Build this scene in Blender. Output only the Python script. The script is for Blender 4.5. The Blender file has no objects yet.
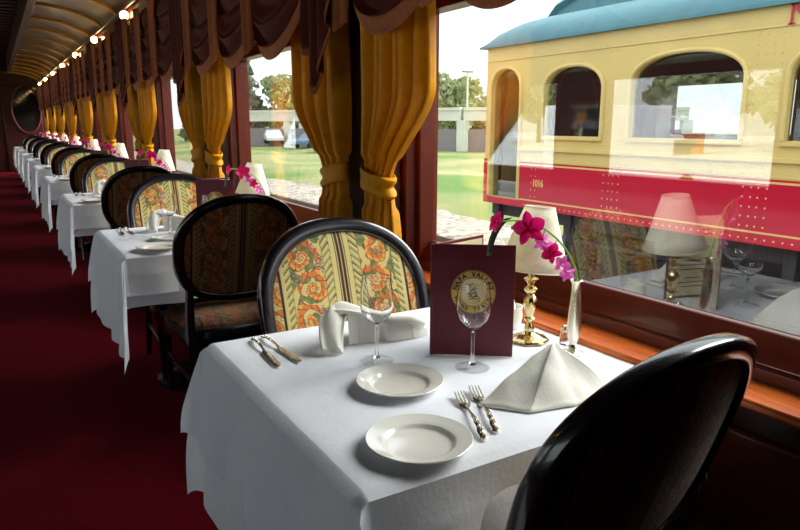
import bpy, bmesh, math, random
import numpy as np
from mathutils import Vector, Matrix, noise
random.seed(7)
C = bpy.context.scene.collection
S = bpy.context.scene
PI = math.pi
sin, cos = math.sin, math.cos

# ---------------------------------------------------------------- camera, light, exposure
cam = bpy.data.objects.new('camera', bpy.data.cameras.new('camera'))
C.objects.link(cam)
cam.location = (0, 0, 1.30)
cam.rotation_euler = (math.radians(78), 0, math.radians(-31))
cam.data.sensor_width = 36.0
cam.data.lens = 665 / 800 * 36
cam.data.clip_start = 0.02
cam.data.clip_end = 1000
S.camera = cam

S.view_settings.view_transform = 'Standard'
S.view_settings.look = 'None'
S.view_settings.gamma = 1
S.view_settings.exposure = 0.95
S.view_settings.use_curve_mapping = False
S.cycles.max_bounces = 10
S.cycles.transparent_max_bounces = 24
S.cycles.diffuse_bounces = 5

world = bpy.data.worlds.new('overcast_sky')
S.world = world
world.use_nodes = True
wn = world.node_tree.nodes; wl = world.node_tree.links
bg = wn['Background']
tc = wn.new('ShaderNodeTexCoord'); sx = wn.new('ShaderNodeSeparateXYZ'); rp = wn.new('ShaderNodeValToRGB')
wl.new(tc.outputs['Generated'], sx.inputs[0]); wl.new(sx.outputs['Z'], rp.inputs[0]); wl.new(rp.outputs[0], bg.inputs[0])
rp.color_ramp.elements[0].position = 0.0; rp.color_ramp.elements[0].color = (0.80, 0.86, 0.88, 1)
rp.color_ramp.elements[1].position = 0.7; rp.color_ramp.elements[1].color = (0.86, 0.94, 1.0, 1)
bg.inputs[1].default_value = 1.35

def add_sun(direction, energy, angle, color):
    l = bpy.data.lights.new('sun', 'SUN'); l.energy = energy; l.angle = math.radians(angle); l.color = color
    o = bpy.data.objects.new('sun', l); C.objects.link(o)
    o.rotation_euler = Vector(direction).to_track_quat('-Z', 'Y').to_euler()
    o.location = (8, 6, 12)
add_sun((-0.80, 0.14, -0.52), 5.2, 50, (1.0, 0.97, 0.93))

# ---------------------------------------------------------------- materials
def srgb(r, g, b):
    f = lambda c: ((c / 255 + 0.055) / 1.055) ** 2.4 if c > 10 else c / 255 / 12.92
    return (f(r), f(g), f(b), 1)

def mat(name, col, rough=0.5, metal=0.0, coat=0.0, noise_amt=0.0, noise_scale=20.0, bump=0.0, bump_scale=None,
        stretch=(1, 1, 1), col2=None, trans=0.0, ior=1.45, sheen=0.0, emit=None, emit_s=0.0, spec=0.5, vcol=None):
    m = bpy.data.materials.new(name); m.use_nodes = True
    nt = m.node_tree; n = nt.nodes; b = n['Principled BSDF']
    b.inputs['Base Color'].default_value = col
    b.inputs['Roughness'].default_value = rough
    b.inputs['Metallic'].default_value = metal
    b.inputs['Coat Weight'].default_value = coat
    b.inputs['Coat Roughness'].default_value = 0.08
    b.inputs['Transmission Weight'].default_value = trans
    b.inputs['IOR'].default_value = ior
    b.inputs['Sheen Weight'].default_value = sheen
    b.inputs['Specular IOR Level'].default_value = spec
    if emit:
        b.inputs['Emission Color'].default_value = emit; b.inputs['Emission Strength'].default_value = emit_s
    t = n.new('ShaderNodeTexCoord'); mp = n.new('ShaderNodeMapping'); mp.inputs['Scale'].default_value = stretch
    nt.links.new(t.outputs['Object'], mp.inputs[0])
    if vcol:
        a = n.new('ShaderNodeAttribute'); a.attribute_name = vcol
        nt.links.new(a.outputs['Color'], b.inputs['Base Color'])
    elif noise_amt > 0 or col2:
        tex = n.new('ShaderNodeTexNoise'); tex.inputs['Scale'].default_value = noise_scale; tex.inputs['Detail'].default_value = 6
        nt.links.new(mp.outputs[0], tex.inputs['Vector'])
        r = n.new('ShaderNodeValToRGB'); r.color_ramp.elements[0].position = 0.35; r.color_ramp.elements[1].position = 0.65
        c2 = col2 or tuple(min(1, c * (1 + noise_amt)) for c in col[:3]) + (1,)
        c1 = col if col2 else tuple(c * (1 - noise_amt) for c in col[:3]) + (1,)
        r.color_ramp.elements[0].color = c1; r.color_ramp.elements[1].color = c2
        nt.links.new(tex.outputs['Fac'], r.inputs[0]); nt.links.new(r.outputs[0], b.inputs['Base Color'])
    if bump > 0:
        bt = n.new('ShaderNodeTexNoise'); bt.inputs['Scale'].default_value = bump_scale or noise_scale; bt.inputs['Detail'].default_value = 4
        nt.links.new(mp.outputs[0], bt.inputs['Vector'])
        bp = n.new('ShaderNodeBump'); bp.inputs['Strength'].default_value = bump; bp.inputs['Distance'].default_value = 0.01
        nt.links.new(bt.outputs['Fac'], bp.inputs['Height']); nt.links.new(bp.outputs[0], b.inputs['Normal'])
    return m

def translucent_mat(name, col, tcol, fac=0.35, rough=0.8, nscale=60, bump=0.15, na=0.08, sheen=0.0):
    m = mat(name, col, rough, noise_amt=na, noise_scale=nscale, bump=bump, bump_scale=nscale * 4, sheen=sheen, spec=0.3)
    nt = m.node_tree; n = nt.nodes
    out = n['Material Output']; tr = n.new('ShaderNodeBsdfTranslucent'); tr.inputs[0].default_value = tcol
    mx = n.new('ShaderNodeMixShader'); mx.inputs[0].default_value = fac
    nt.links.new(n['Principled BSDF'].outputs[0], mx.inputs[1]); nt.links.new(tr.outputs[0], mx.inputs[2]); nt.links.new(mx.outputs[0], out.inputs[0])
    return m

def pane_mat(name, tint, ior=1.5, gloss=(1, 1, 1, 1)):
    m = bpy.data.materials.new(name); m.use_nodes = True
    nt = m.node_tree; n = nt.nodes; n.remove(n['Principled BSDF'])
    out = n['Material Output']
    tr = n.new('ShaderNodeBsdfTransparent'); tr.inputs[0].default_value = tint
    gl = n.new('ShaderNodeBsdfGlossy'); gl.inputs['Roughness'].default_value = 0.0; gl.inputs[0].default_value = gloss
    fr = n.new('ShaderNodeFresnel'); fr.inputs[0].default_value = ior
    mx = n.new('ShaderNodeMixShader')
    # the pane is thin and does not bend light: both faces reflect like the outer one
    ge = n.new('ShaderNodeNewGeometry'); mr = n.new('ShaderNodeMapRange'); mr.inputs['To Min'].default_value = ior; mr.inputs['To Max'].default_value = 1 / ior
    nt.links.new(ge.outputs['Backfacing'], mr.inputs['Value']); nt.links.new(mr.outputs[0], fr.inputs[0])
    nt.links.new(fr.outputs[0], mx.inputs[0]); nt.links.new(tr.outputs[0], mx.inputs[1]); nt.links.new(gl.outputs[0], mx.inputs[2]); nt.links.new(mx.outputs[0], out.inputs[0])
    return m

M = {}
M['wood'] = mat('mahogany', srgb(104, 36, 16), 0.38, coat=0.25, noise_scale=7, stretch=(6, 1, 6), col2=srgb(90, 30, 14), spec=0.4)
M['wood_dark'] = mat('dark_mahogany', srgb(66, 21, 12), 0.42, coat=0.15, noise_scale=7, stretch=(6, 6, 1), col2=srgb(44, 15, 10), spec=0.4)
M['sill'] = mat('lit_varnished_sill', srgb(222, 112, 24), 0.3, coat=0.5, noise_scale=6, stretch=(14, 1, 14), col2=srgb(190, 78, 14))  # same varnished wood, strong window light painted in as brighter orange
M['lacquer'] = mat('black_lacquer', srgb(22, 20, 26), 0.26, coat=0.7, spec=0.5)
M['cloth'] = translucent_mat('white_linen', srgb(236, 239, 246), srgb(226, 230, 238), 0.12, 0.85, 25, 0.08, 0.015)
M['napkin'] = translucent_mat('napkin_linen', srgb(240, 239, 230), srgb(240, 238, 225), 0.15, 0.85, 40, 0.08, 0.015)
M['carpet'] = mat('crimson_carpet', srgb(98, 10, 22), 0.95, spec=0.08, noise_amt=0.18, noise_scale=60, bump=0.5, bump_scale=400)
M['gold_fabric'] = translucent_mat('gold_curtain_fabric', srgb(232, 158, 16), srgb(230, 140, 10), 0.10, 0.5, 30, 0.1)
M['swag_fabric'] = translucent_mat('swag_fabric', srgb(92, 36, 20), srgb(140, 60, 26), 0.06, 0.7, 30, 0.1)
M['swag_trim'] = translucent_mat('swag_trim_fabric', srgb(166, 98, 56), srgb(190, 110, 50), 0.08, 0.7, 30, 0.1)
M['ceiling'] = mat('gilded_ceiling', srgb(92, 84, 44), 0.30, metal=0.6, noise_scale=3, col2=srgb(66, 68, 46), coat=0.3)
M['rib'] = mat('gilded_rib', srgb(196, 152, 56), 0.32, metal=0.6, noise_amt=0.1, noise_scale=8)
M['deck'] = mat('upper_deck_panel', srgb(74, 58, 44), 0.6, noise_amt=0.1, noise_scale=8)
M['plate'] = mat('white_china', srgb(236, 234, 226), 0.12, coat=0.6, noise_amt=0.01)
M['silver'] = mat('polished_silver', srgb(232, 226, 210), 0.27, metal=1.0, noise_amt=0.05, noise_scale=90, bump=0.05)
M['brass'] = mat('lamp_brass', srgb(226, 206, 156), 0.14, metal=1.0, noise_amt=0.04)
M['glass'] = mat('wine_glass', (1, 1, 1, 1), 0.0, trans=1.0, ior=1.45)
M['burgundy'] = mat('burgundy_leatherette', srgb(100, 18, 36), 0.42, noise_amt=0.08, noise_scale=200, bump=0.08, bump_scale=600)
M['seal'] = mat('gold_foil', srgb(226, 186, 96), 0.45, noise_amt=0.05)
M['seal_pale'] = mat('pale_gold_foil', srgb(232, 210, 140), 0.45, noise_amt=0.08, noise_scale=120)
M['seal_ink'] = mat('seal_ink', srgb(70, 24, 22), 0.5, noise_amt=0.05)
M['paper'] = mat('cream_paper', srgb(228, 218, 186), 0.8, noise_amt=0.03)
M['ink'] = mat('menu_ink', srgb(90, 80, 74), 0.8, noise_amt=0.03)
M['shade'] = translucent_mat('lamp_shade_fabric', srgb(248, 246, 234), srgb(252, 248, 232), 0.5, 0.8, 80, 0.05)
M['stem'] = mat('orchid_stem', srgb(120, 170, 50), 0.5, noise_amt=0.15)
M['leaf'] = mat('dark_orchid_leaf', srgb(52, 66, 56), 0.35, noise_amt=0.2, noise_scale=30)
M['petal'] = translucent_mat('magenta_petal', srgb(200, 14, 92), srgb(230, 20, 120), 0.35, 0.5, 60, 0.1)
M['petal_pale'] = translucent_mat('pink_petal', srgb(226, 80, 190), srgb(240, 120, 210), 0.4, 0.5, 60, 0.1)
M['lip'] = translucent_mat('orchid_lip', srgb(236, 190, 226), srgb(240, 200, 230), 0.4, 0.5, 60, 0.1)
M['bulb'] = mat('glowing_bulb', (1, 0.8, 0.45, 1), 0.4, emit=(1, 0.62, 0.22, 1), emit_s=14, noise_amt=0.01)
M['fixture'] = mat('red_enamel_holder', srgb(196, 36, 16), 0.25, metal=0.1, noise_amt=0.1)
M['mirror'] = mat('dark_oval_glass', srgb(40, 42, 46), 0.06, metal=0.6, noise_amt=0.02)
M['pane'] = pane_mat('window_glass', (0.97, 0.985, 0.98, 1), 1.95)
M['thin_glass'] = pane_mat('clear_glass', (0.97, 0.98, 0.98, 1), 1.5)
# outside
M['cream'] = mat('cream_paint', srgb(222, 196, 122), 0.38, noise_amt=0.05, noise_scale=2, coat=0.2)
M['crimson'] = mat('crimson_paint', srgb(196, 8, 50), 0.3, noise_amt=0.05, noise_scale=2, coat=0.4)
M['stripe'] = mat('gold_stripe', srgb(228, 192, 120), 0.4, noise_amt=0.03)
M['teal'] = mat('teal_roof', srgb(86, 136, 146), 0.5, noise_amt=0.08, noise_scale=3)
M['car_glass'] = pane_mat('carriage_glass', (0.55, 0.58, 0.6, 1), 1.9)
M['interior_dark'] = mat('dark_interior', srgb(52, 44, 46), 0.8, noise_amt=0.1)
M['maroon'] = translucent_mat('maroon_curtain', srgb(110, 44, 44), srgb(120, 50, 40), 0.2)
M['iron'] = mat('black_underframe', srgb(48, 46, 50), 0.6, noise_amt=0.2, noise_scale=8)
M['steel'] = mat('rail_steel', srgb(120, 100, 88), 0.4, metal=0.6, noise_amt=0.2)
M['tie'] = mat('wooden_tie', srgb(92, 78, 66), 0.9, noise_amt=0.2)
M['concrete'] = mat('pale_concrete', srgb(208, 206, 194), 0.9, noise_amt=0.08, noise_scale=0.6)
M['carpaint_w'] = mat('white_paint', srgb(225, 228, 232), 0.3, coat=0.5, noise_amt=0.02)
M['carpaint_b'] = mat('blue_grey_paint', srgb(90, 110, 135), 0.3, coat=0.5, noise_amt=0.02)
M['carpaint_d'] = mat('dark_paint', srgb(60, 62, 68), 0.3, coat=0.5, noise_amt=0.02)
M['tyre'] = mat('tyre_rubber', srgb(30, 30, 32), 0.8, noise_amt=0.1)
M['dark_glass'] = mat('dark_glass', srgb(40, 48, 56), 0.05, coat=0.5, noise_amt=0.02)
M['foliage'] = translucent_mat('hazed_foliage', srgb(146, 156, 118), srgb(150, 165, 110), 0.3, 0.8, 2, 0.1)  # pale to paint in distance haze; conifer greens likewise
M['conifer'] = translucent_mat('hazed_conifer_foliage', srgb(116, 130, 112), srgb(110, 125, 100), 0.2, 0.8, 2, 0.1)
M['bare'] = mat('bare_branches', srgb(148, 140, 128), 0.9, noise_amt=0.15)
M['bark'] = mat('bark', srgb(104, 90, 76), 0.9, noise_amt=0.2)
M['orange_wall'] = mat('orange_stucco', srgb(200, 92, 48), 0.8, noise_amt=0.06, noise_scale=2)
M['grey_roof'] = mat('grey_roof', srgb(130, 128, 130), 0.7, noise_amt=0.08)

def ground_mat(name, c1, c2, s1, c3=None, bump=0.6, bs=30):
    m = mat(name, c1, 0.95, col2=c2, noise_scale=s1, bump=bump, bump_scale=bs)
    return m
M['gravel'] = ground_mat('gravel', srgb(118, 108, 96), srgb(186, 176, 160), 5, bump=1.0, bs=9)
M['grass'] = ground_mat('grass', srgb(84, 118, 44), srgb(156, 146, 102), 0.16, bs=14)
M['platform'] = ground_mat('platform', srgb(210, 212, 214), srgb(226, 228, 230), 0.5, bump=0.1)

def upholstery_material():
    m = mat('tapestry_upholstery', (1, 1, 1, 1), 0.75, vcol='weave', bump=0.25, bump_scale=350, sheen=0.15)
    return m
M['tapestry'] = upholstery_material()

# ---------------------------------------------------------------- mesh helpers
class MB:
    def __init__(s): s.v = []; s.f = []
    def add(s, verts, faces, mtx=None):
        o = len(s.v)
        if mtx is not None: verts = [mtx @ Vector(p) for p in verts]
        s.v += [tuple(p) for p in verts]; s.f += [tuple(i + o for i in f) for f in faces]; return s
    def box(s, x0, x1, y0, y1, z0, z1, mtx=None):
        v = [(x, y, z) for z in (z0, z1) for y in (y0, y1) for x in (x0, x1)]
        f = [(0, 2, 3, 1), (4, 5, 7, 6), (0, 1, 5, 4), (2, 6, 7, 3), (0, 4, 6, 2), (1, 3, 7, 5)]
        return s.add(v, f, mtx)
    def grid(s, fn, nu, nv, cu=False, cv=False, mtx=None):
        v = []
        for j in range(nv if cv else nv + 1):
            for i in range(nu if cu else nu + 1):
                v.append(fn(i / nu, j / nv))
        W = nu if cu else nu + 1; H = nv if cv else nv + 1
        f = []
        for j in range(nv):
            for i in range(nu):
                f.append((j % H * W + i % W, j % H * W + (i + 1) % W, (j + 1) % H * W + (i + 1) % W, (j + 1) % H * W + i % W))
        return s.add(v, f, mtx)
    def lathe(s, prof, seg=32, mtx=None, c=(0, 0, 0)):
        n = len(prof) - 1
        def fn(u, v):
            r, z = prof[round(v * n)]; a = u * 2 * PI
            return (c[0] + r * cos(a), c[1] + r * sin(a), c[2] + z)
        return s.grid(fn, seg, n, cu=True, mtx=mtx)
    def tube(s, pts, rad, seg=8, closed=False, mtx=None, caps=True):
        pts = [Vector(p) for p in pts]; n = len(pts)
        rs = rad if isinstance(rad, (list, tuple)) else [rad] * n
        v = []; up = Vector((0, 0, 1)); prev = None
        for i, p in enumerate(pts):
            if closed: t = pts[(i + 1) % n] - pts[i - 1]
            else: t = pts[min(i + 1, n - 1)] - pts[max(i - 1, 0)]
            t.normalize()
            if prev is None:
                a = t.cross(up)
                if a.length < 1e-3: a = t.cross(Vector((1, 0, 0)))
            else:
                a = prev - t * prev.dot(t)
            a.normalize(); prev = a; b = t.cross(a)
            r = rs[i]
            for k in range(seg):
                th = 2 * PI * k / seg
                v.append(p + a * r * cos(th) + b * r * sin(th))
        f = []
        m = n if closed else n - 1
        for i in range(m):
            for k in range(seg):
                j = (i + 1) % n
                f.append((i * seg + k, i * seg + (k + 1) % seg, j * seg + (k + 1) % seg, j * seg + k))
        if caps and not closed:
            f.append(tuple(range(seg - 1, -1, -1))); f.append(tuple((n - 1) * seg + k for k in range(seg)))
        return s.add(v, f, mtx)
    def sphere(s, c, r, seg=16, rings=10, sc=(1, 1, 1)):
        return s.grid(lambda u, v: (c[0] + sc[0] * r * sin(v * PI) * cos(u * 2 * PI), c[1] + sc[1] * r * sin(v * PI) * sin(u * 2 * PI), c[2] + sc[2] * r * cos(v * PI)), seg, rings, cu=True)
    def build(s, name, m, parent=None, smooth=True, bevel=0, solid=0, loc=None, weld=True, subsurf=0, kind=None):
        me = bpy.data.meshes.new(name); me.from_pydata(s.v, [], s.f); me.update()
        bm = bmesh.new(); bm.from_mesh(me)
        if weld: bmesh.ops.remove_doubles(bm, verts=bm.verts, dist=1e-6)
        bmesh.ops.recalc_face_normals(bm, faces=bm.faces)
        bm.to_mesh(me); bm.free()
        o = bpy.data.objects.new(name, me); C.objects.link(o); me.materials.append(m)
        if smooth:
            for p in me.polygons: p.use_smooth = True
            try: me.set_sharp_from_angle(angle=math.radians(42))
            except Exception: pass
        if solid:
            q = o.modifiers.new('solid', 'SOLIDIFY'); q.thickness = solid; q.offset = 0
        if bevel:
            q = o.modifiers.new('bevel', 'BEVEL'); q.width = bevel; q.segments = 2; q.limit_method = 'ANGLE'
        if subsurf:
            q = o.modifiers.new('sub', 'SUBSURF'); q.levels = subsurf; q.render_levels = subsurf
        if parent: o.parent = parent
        if loc: o.location = loc
        if kind: o['kind'] = kind
        return o

def thing(name, label, cat, loc=(0, 0, 0), rz=0, group=None):
    o = bpy.data.objects.new(name, None); C.objects.link(o); o.empty_display_size = 0.1
    o.location = loc; o.rotation_euler = (0, 0, rz); o['label'] = label; o['category'] = cat
    if group: o['group'] = group
    return o
def tag(o, label, cat, group=None, kind=None):
    o['label'] = label; o['category'] = cat
    if group: o['group'] = group
    if kind: o['kind'] = kind
    return o
def tree_copy(o, parent=None):
    c = o.copy(); C.objects.link(c)
    if parent: c.parent = parent
    for ch in list(o.children): tree_copy(ch, c)
    return c
def dup(o, loc, label, group=None, rz=None):
    c = tree_copy(o); c.location = loc; c['label'] = label
    if group: c['group'] = group
    if rz is not None: c.rotation_euler = (0, 0, rz)
    return c
def struct(o): o['kind'] = 'structure'; return o

P = 2.15            # spacing of the bays
NT = 9
ORD = ['front table', 'second table', 'third table', 'fourth table', 'fifth table', 'sixth table', 'seventh table', 'eighth table', 'last table']
YEND = 21.3
WX = 1.27           # inner face of window wall
GX = 1.41           # glass plane
Y0 = -1.0

# ---------------------------------------------------------------- the carriage shell
LX = -1.77
struct(MB().box(LX - .2, 1.5, Y0, YEND, -.06, 0).build('floor', M['carpet'], smooth=False))
def side_wall(name, xin, xout, m):
    w = MB()
    x0, x1 = min(xin, xout), max(xin, xout)
    w.box(x0, x1, Y0, YEND, 0, .745)
    w.box(x0, x1, Y0, YEND, 1.74, 2.36)
    k = 0
    yprev = Y0
    while True:
        a = .48 + P * k; b = 2.15 + P * k
        if a > YEND - .3: break
        if b > Y0:
            if a > yprev: w.box(x0, x1, yprev, a, .745, 1.74)
            yprev = max(b, Y0)
        k += 1
    w.box(x0, x1, yprev, YEND, .745, 1.74)
    return struct(w.build(name, m, smooth=False))
side_wall('wall_right', WX, 1.43, M['wood_dark'])
side_wall('wall_left', LX, LX - .22, M['wood_dark'])
struct(MB().box(LX - .2, 1.5, YEND, YEND + .1, 0, 3).build('wall_end', M['wood_dark'], smooth=False))
struct(MB().box(LX - .2, 1.5, Y0 - .1, Y0, 0, 3).build('wall_back_blocker', M['wood_dark'], smooth=False))  # unseen partition, added behind the camera to darken the chair backs

# vaulted side ceilings, upper deck
def vault(side):
    def f(u, v):
        a = u * PI / 2
        x = 1.24 - .74 * (1 - cos(a)); z = 2.34 + .27 * sin(a)
        if side < 0: x = -.5 - x
        return (x, Y0 + v * (YEND - Y0), z)
    return f
for sd, nm in ((1, 'ceiling'), (-1, 'ceiling_left')):
    struct(MB().grid(vault(sd), 14, 1).build(nm, M['ceiling']))
n_r = 0
rb = MB()
def rib(y, w=.05):
    for dy0, dy1, dz in ((-w, w, .012), (-w * .45, w * .45, .022)):
        def f(u, v):
            a = u * PI / 2; return (1.235 - (.735) * (1 - cos(a)), y + dy0 + v * (dy1 - dy0), 2.34 + .27 * sin(a) - dz)
        rb.grid(f, 14, 1)
        for yy in (y + dy0, y + dy1):
            def g(u, v):
                a = u * PI / 2; return (1.235 - (.735) * (1 - cos(a)), yy, 2.34 + .27 * sin(a) - dz * v)
            rb.grid(g, 14, 1)
k = 0
while .2 + k * P / 2 < YEND - .2:
    rib(.2 + k * P / 2); k += 1
struct(rb.build('trim_1', M['rib']))
DEND = 18.6          # the raised deck stops short of the end wall
struct(MB().box(.44, .52, Y0, DEND, 2.50, 2.80).box(-1.02, -.94, Y0, DEND, 2.5, 2.8).box(-1.02, .52, DEND, DEND + .08, 2.5, 2.8).build('trim_2', M['wood_dark'], bevel=.006))
struct(MB().box(-1.0, .5, Y0, DEND + .05, 2.80, 2.84).build('ceiling_deck', M['deck'], smooth=False))
struct(MB().box(-1.02, .52, DEND + .08, YEND, 2.60, 2.64).build('ceiling_end', M['ceiling'], smooth=False))
sl = MB(); k = 0
while Y0 + .15 + k * .3 < DEND:
    sl.box(-.94, .44, Y0 + .15 + k * .3, Y0 + .19 + k * .3, 2.775, 2.8); k += 1
struct(sl.build('trim_3', M['wood_dark'], smooth=False))
# cornice rail carrying the bulbs
cr = MB()
cr.box(1.22, 1.27, Y0, YEND, 2.20, 2.38)
cr.tube([(1.20, Y0, 2.215), (1.20, YEND, 2.215)], .012, 10)
cr.tube([(1.19, Y0, 2.36), (1.19, YEND, 2.36)], .01, 10)
struct(cr.build('trim_4', M['wood'], bevel=0))

# sill, sash and pane for each window
kw = 0
for k in range(0, 9):
    a = .48 + P * k; b = 2.15 + P * k
    if b > YEND - .1 or b < Y0 + .3: continue
    a = max(a, Y0 + .05)
    kw += 1
    w = MB()
    # bottom rail stepped moulding
    w.add([(1.335, y, .745) for y in (a, b)] + [(1.335, y, .795) for y in (a, b)] + [(1.345, y, .800) for y in (a, b)] + [(1.350, y, .812) for y in (a, b)] + [(1.396, y, .860) for y in (a, b)] + [(1.415, y, .861) for y in (a, b)] + [(1.42, y, .745) for y in (a, b)],
          [(2 * i, 2 * i + 1, (2 * i + 3) % 14, (2 * i + 2) % 14) for i in range(7)] + [tuple(range(0, 14, 2)), tuple(range(1, 14, 2))])
    for (ya, yb) in ((a, a + .055), (b - .055, b)):
        w.box(1.345, 1.425, ya, yb, .80, 1.74)
        w.box(1.30, 1.35, ya if ya == a else yb - .03, (ya + .03) if ya == a else yb, .76, 1.74)
    w.box(1.345, 1.425, a + .055, b - .055, 1.685, 1.74)
    fo = struct(w.build('window_%d' % kw, M['wood'], bevel=.004))
    MB().box(GX - .001, GX + .001, a + .05, b - .05, .855, 1.69).build('glass_pane', M['pane'], fo, smooth=False)
    struct(MB().box(1.225, 1.345, a - .04, b + .04, .742, .765).build('trim_sill_%d' % kw, M['sill'], bevel=.008))
    # casing on the wall face
    c = MB(); c.box(1.245, 1.275, b + .0, b + .06, .765, 1.74); c.box(1.245, 1.275, a - .06, a, .765, 1.74)
    c.box(1.255, 1.275, b + .10, b + P - 1.645 - .10, .85, 1.60)
    struct(c.build('trim_casing_%d' % kw, M['wood_dark'], bevel=.006))
# left windows (they light the room and show as reflections in the panes)
kw2 = kw
for k in range(0, 9):
    a = .48 + P * k; b = 2.15 + P * k
    if b > YEND - .1 or b < Y0 + .3: continue
    a = max(a, Y0 + .05); kw2 += 1
    w = MB()
    for q in ((a, a + .055, .745, 1.74), (b - .055, b, .745, 1.74)): w.box(LX - .18, LX - .05, *q)
    w.box(LX - .18, LX - .05, a, b, .745, .86); w.box(LX - .18, LX - .05, a, b, 1.685, 1.74)
    fo = struct(w.build('window_%d' % kw2, M['wood'], bevel=.004))
    MB().box(LX - .121, LX - .119, a + .05, b - .05, .855, 1.69).build('glass_pane', M['pane'], fo, smooth=False)

struct(MB().box(LX, LX + .10, Y0, YEND, 1.66, 2.30).build('trim_light_blocker', M['wood_dark'], bevel=.01))  # unseen pelmet, added to cut the light from the left windows
# end door with oval glass
def oval(cx, cz, rx, rz, y, n=48): return [(cx + rx * cos(2 * PI * i / n), y, cz + rz * sin(2 * PI * i / n)) for i in range(n)]
d = MB().box(.3, 1.22, YEND - .05, YEND, 0, 2.28)
door = struct(d.build('door_1', M['wood_dark'], bevel=.01))
OC = (.86, 1.68); OR = (.33, .62)
o_ = oval(OC[0], OC[1], OR[0], OR[1], YEND - .058); MB().add(o_ + [(p[0], YEND - .05, p[2]) for p in o_], [tuple(range(48))] + [(i, (i + 1) % 48, 48 + (i + 1) % 48, 48 + i) for i in range(48)]).build('oval_glass', M['mirror'], door, smooth=False)
MB().tube(oval(OC[0], OC[1], OR[0] + .015, OR[1] + .015, YEND - .06), .025, 8, closed=True).build('oval_frame', M['wood'], door)
# wainscot on the window wall
ws = MB()
for k in range(-1, 10):
    ya = .35 + P * k
    if ya < Y0 or ya + 1.5 > YEND: continue
    ws.box(1.255, 1.275, ya + .05, ya + 1.55, .12, .68)
struct(ws.build('trim_5', M['wood'], bevel=.01))
struct(MB().box(1.25, 1.275, Y0, YEND, 0, .1).build('baseboard_right', M['wood_dark'], bevel=.005))

# ---------------------------------------------------------------- chair
def back_outline(t, w=.27, h=.235, p=2.35):
    c, s = cos(t), sin(t)
    if s > 0: w2 = w; pp = 2.25
    else: w2 = w; pp = 2.7
    return (math.copysign(abs(c) ** (2 / pp), c) * w2, math.copysign(abs(s) ** (2 / pp), s) * h)
BZ = .787
def bcurve(x, z):      # local y of the back surface (leans back, gently hollow)
    return -.245 - (z - .48) * .30 + .50 * x * x
def weave_color(x, z):
    cream = np.array(srgb(206, 186, 116)[:3]); dark = np.array(srgb(30, 20, 24)[:3]); orange = np.array(srgb(206, 112, 34)[:3])
    gold = np.array(srgb(222, 160, 66)[:3]); green = np.array(srgb(112, 124, 62)[:3]); purple = np.array(srgb(96, 50, 60)[:3]); rust = np.array(srgb(140, 58, 26)[:3])
    ax = abs(x)
    if ax < .0028: return gold
    if ax < .0105: return dark
    if ax < .0135: return cream
    if ax < .0165: return dark
    if ax < .033: return cream
    if ax < .060 or .168 < ax < .188:
        q = (ax - .033) / .027 if ax < .07 else (ax - .168) / .02
        d_ = (z + (ax * .9 if x > 0 else ax * .9)) / .021 % 1
        if d_ < .16: return dark
        if d_ < .5: return green * .6 + cream * .4
        if abs(q - .5) > .44: return green
        return cream
    if .188 <= ax < .198: return cream
    if .198 <= ax < .207: return dark
    # acanthus scroll panel with grapes
    cx = .114 if ax < .17 else .222
    sd = 1 if x > 0 else -1
    lx = ax - cx
    nz = noise.noise(Vector((x * 34, z * 34, 3))); n2 = noise.noise(Vector((x * 75, z * 75, 8)))
    col = cream * .92 + gold * .08
    if nz > .02 and ax < .2: col = green * (1.1 if n2 > 0 else .7)
    if nz > .02 and abs(nz - .02) < .03: col = dark * .7 + green * .3
    wxx = lx + .007 * noise.noise(Vector((x * 30, z * 30, 1))); wz = z + .007 * noise.noise(Vector((x * 30, z * 30, 5)))
    hit = False
    k = math.floor(wz / .088)
    for kk in (k, k - 1, k + 1):
        sgn = 1 if kk % 2 == 0 else -1
        dx = wxx - sgn * .014; dz = wz - (kk + .5) * .088
        r = math.hypot(dx, dz) + 1e-5; th = math.atan2(dz, dx * sgn * sd)
        if r < .041 + .017 * abs(sin(th * 3.5 + r * 70)):
            s_ = (th / (2 * PI) - math.log(r / .05) * .75) % 1
            if s_ < .06 or .58 < s_ < .63: return rust * .6 + dark * .4
            if s_ < .58:
                vein = sin(th * 9 + r * 260)
                col = gold if s_ < .26 + .05 * vein else orange
                if vein > .86: col = rust
                hit = True
                break
            hit = True
            break
    if not hit and noise.noise(Vector((x * 15, z * 15, 9))) > .08:
        gx = (lx * 78 + .5 * (math.floor(z * 78) % 2)) % 1 - .5; gz = (z * 78) % 1 - .5; g2 = gx * gx + gz * gz
        if g2 < .2: col = purple if g2 > .05 else np.array(srgb(190, 140, 130)[:3])
    return col
def paint(o, cx=lambda co: (co.x, co.z), tone=(1, 1, 1)):
    me = o.data; at = me.color_attributes.new('weave', 'FLOAT_COLOR', 'POINT')
    buf = np.ones((len(me.vertices), 4), dtype=np.float32)
    for i, v in enumerate(me.vertices):
        a, b = cx(v.co); buf[i, :3] = weave_color(a, b) * np.array(tone)
    at.data.foreach_set('color', buf.ravel())
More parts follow.
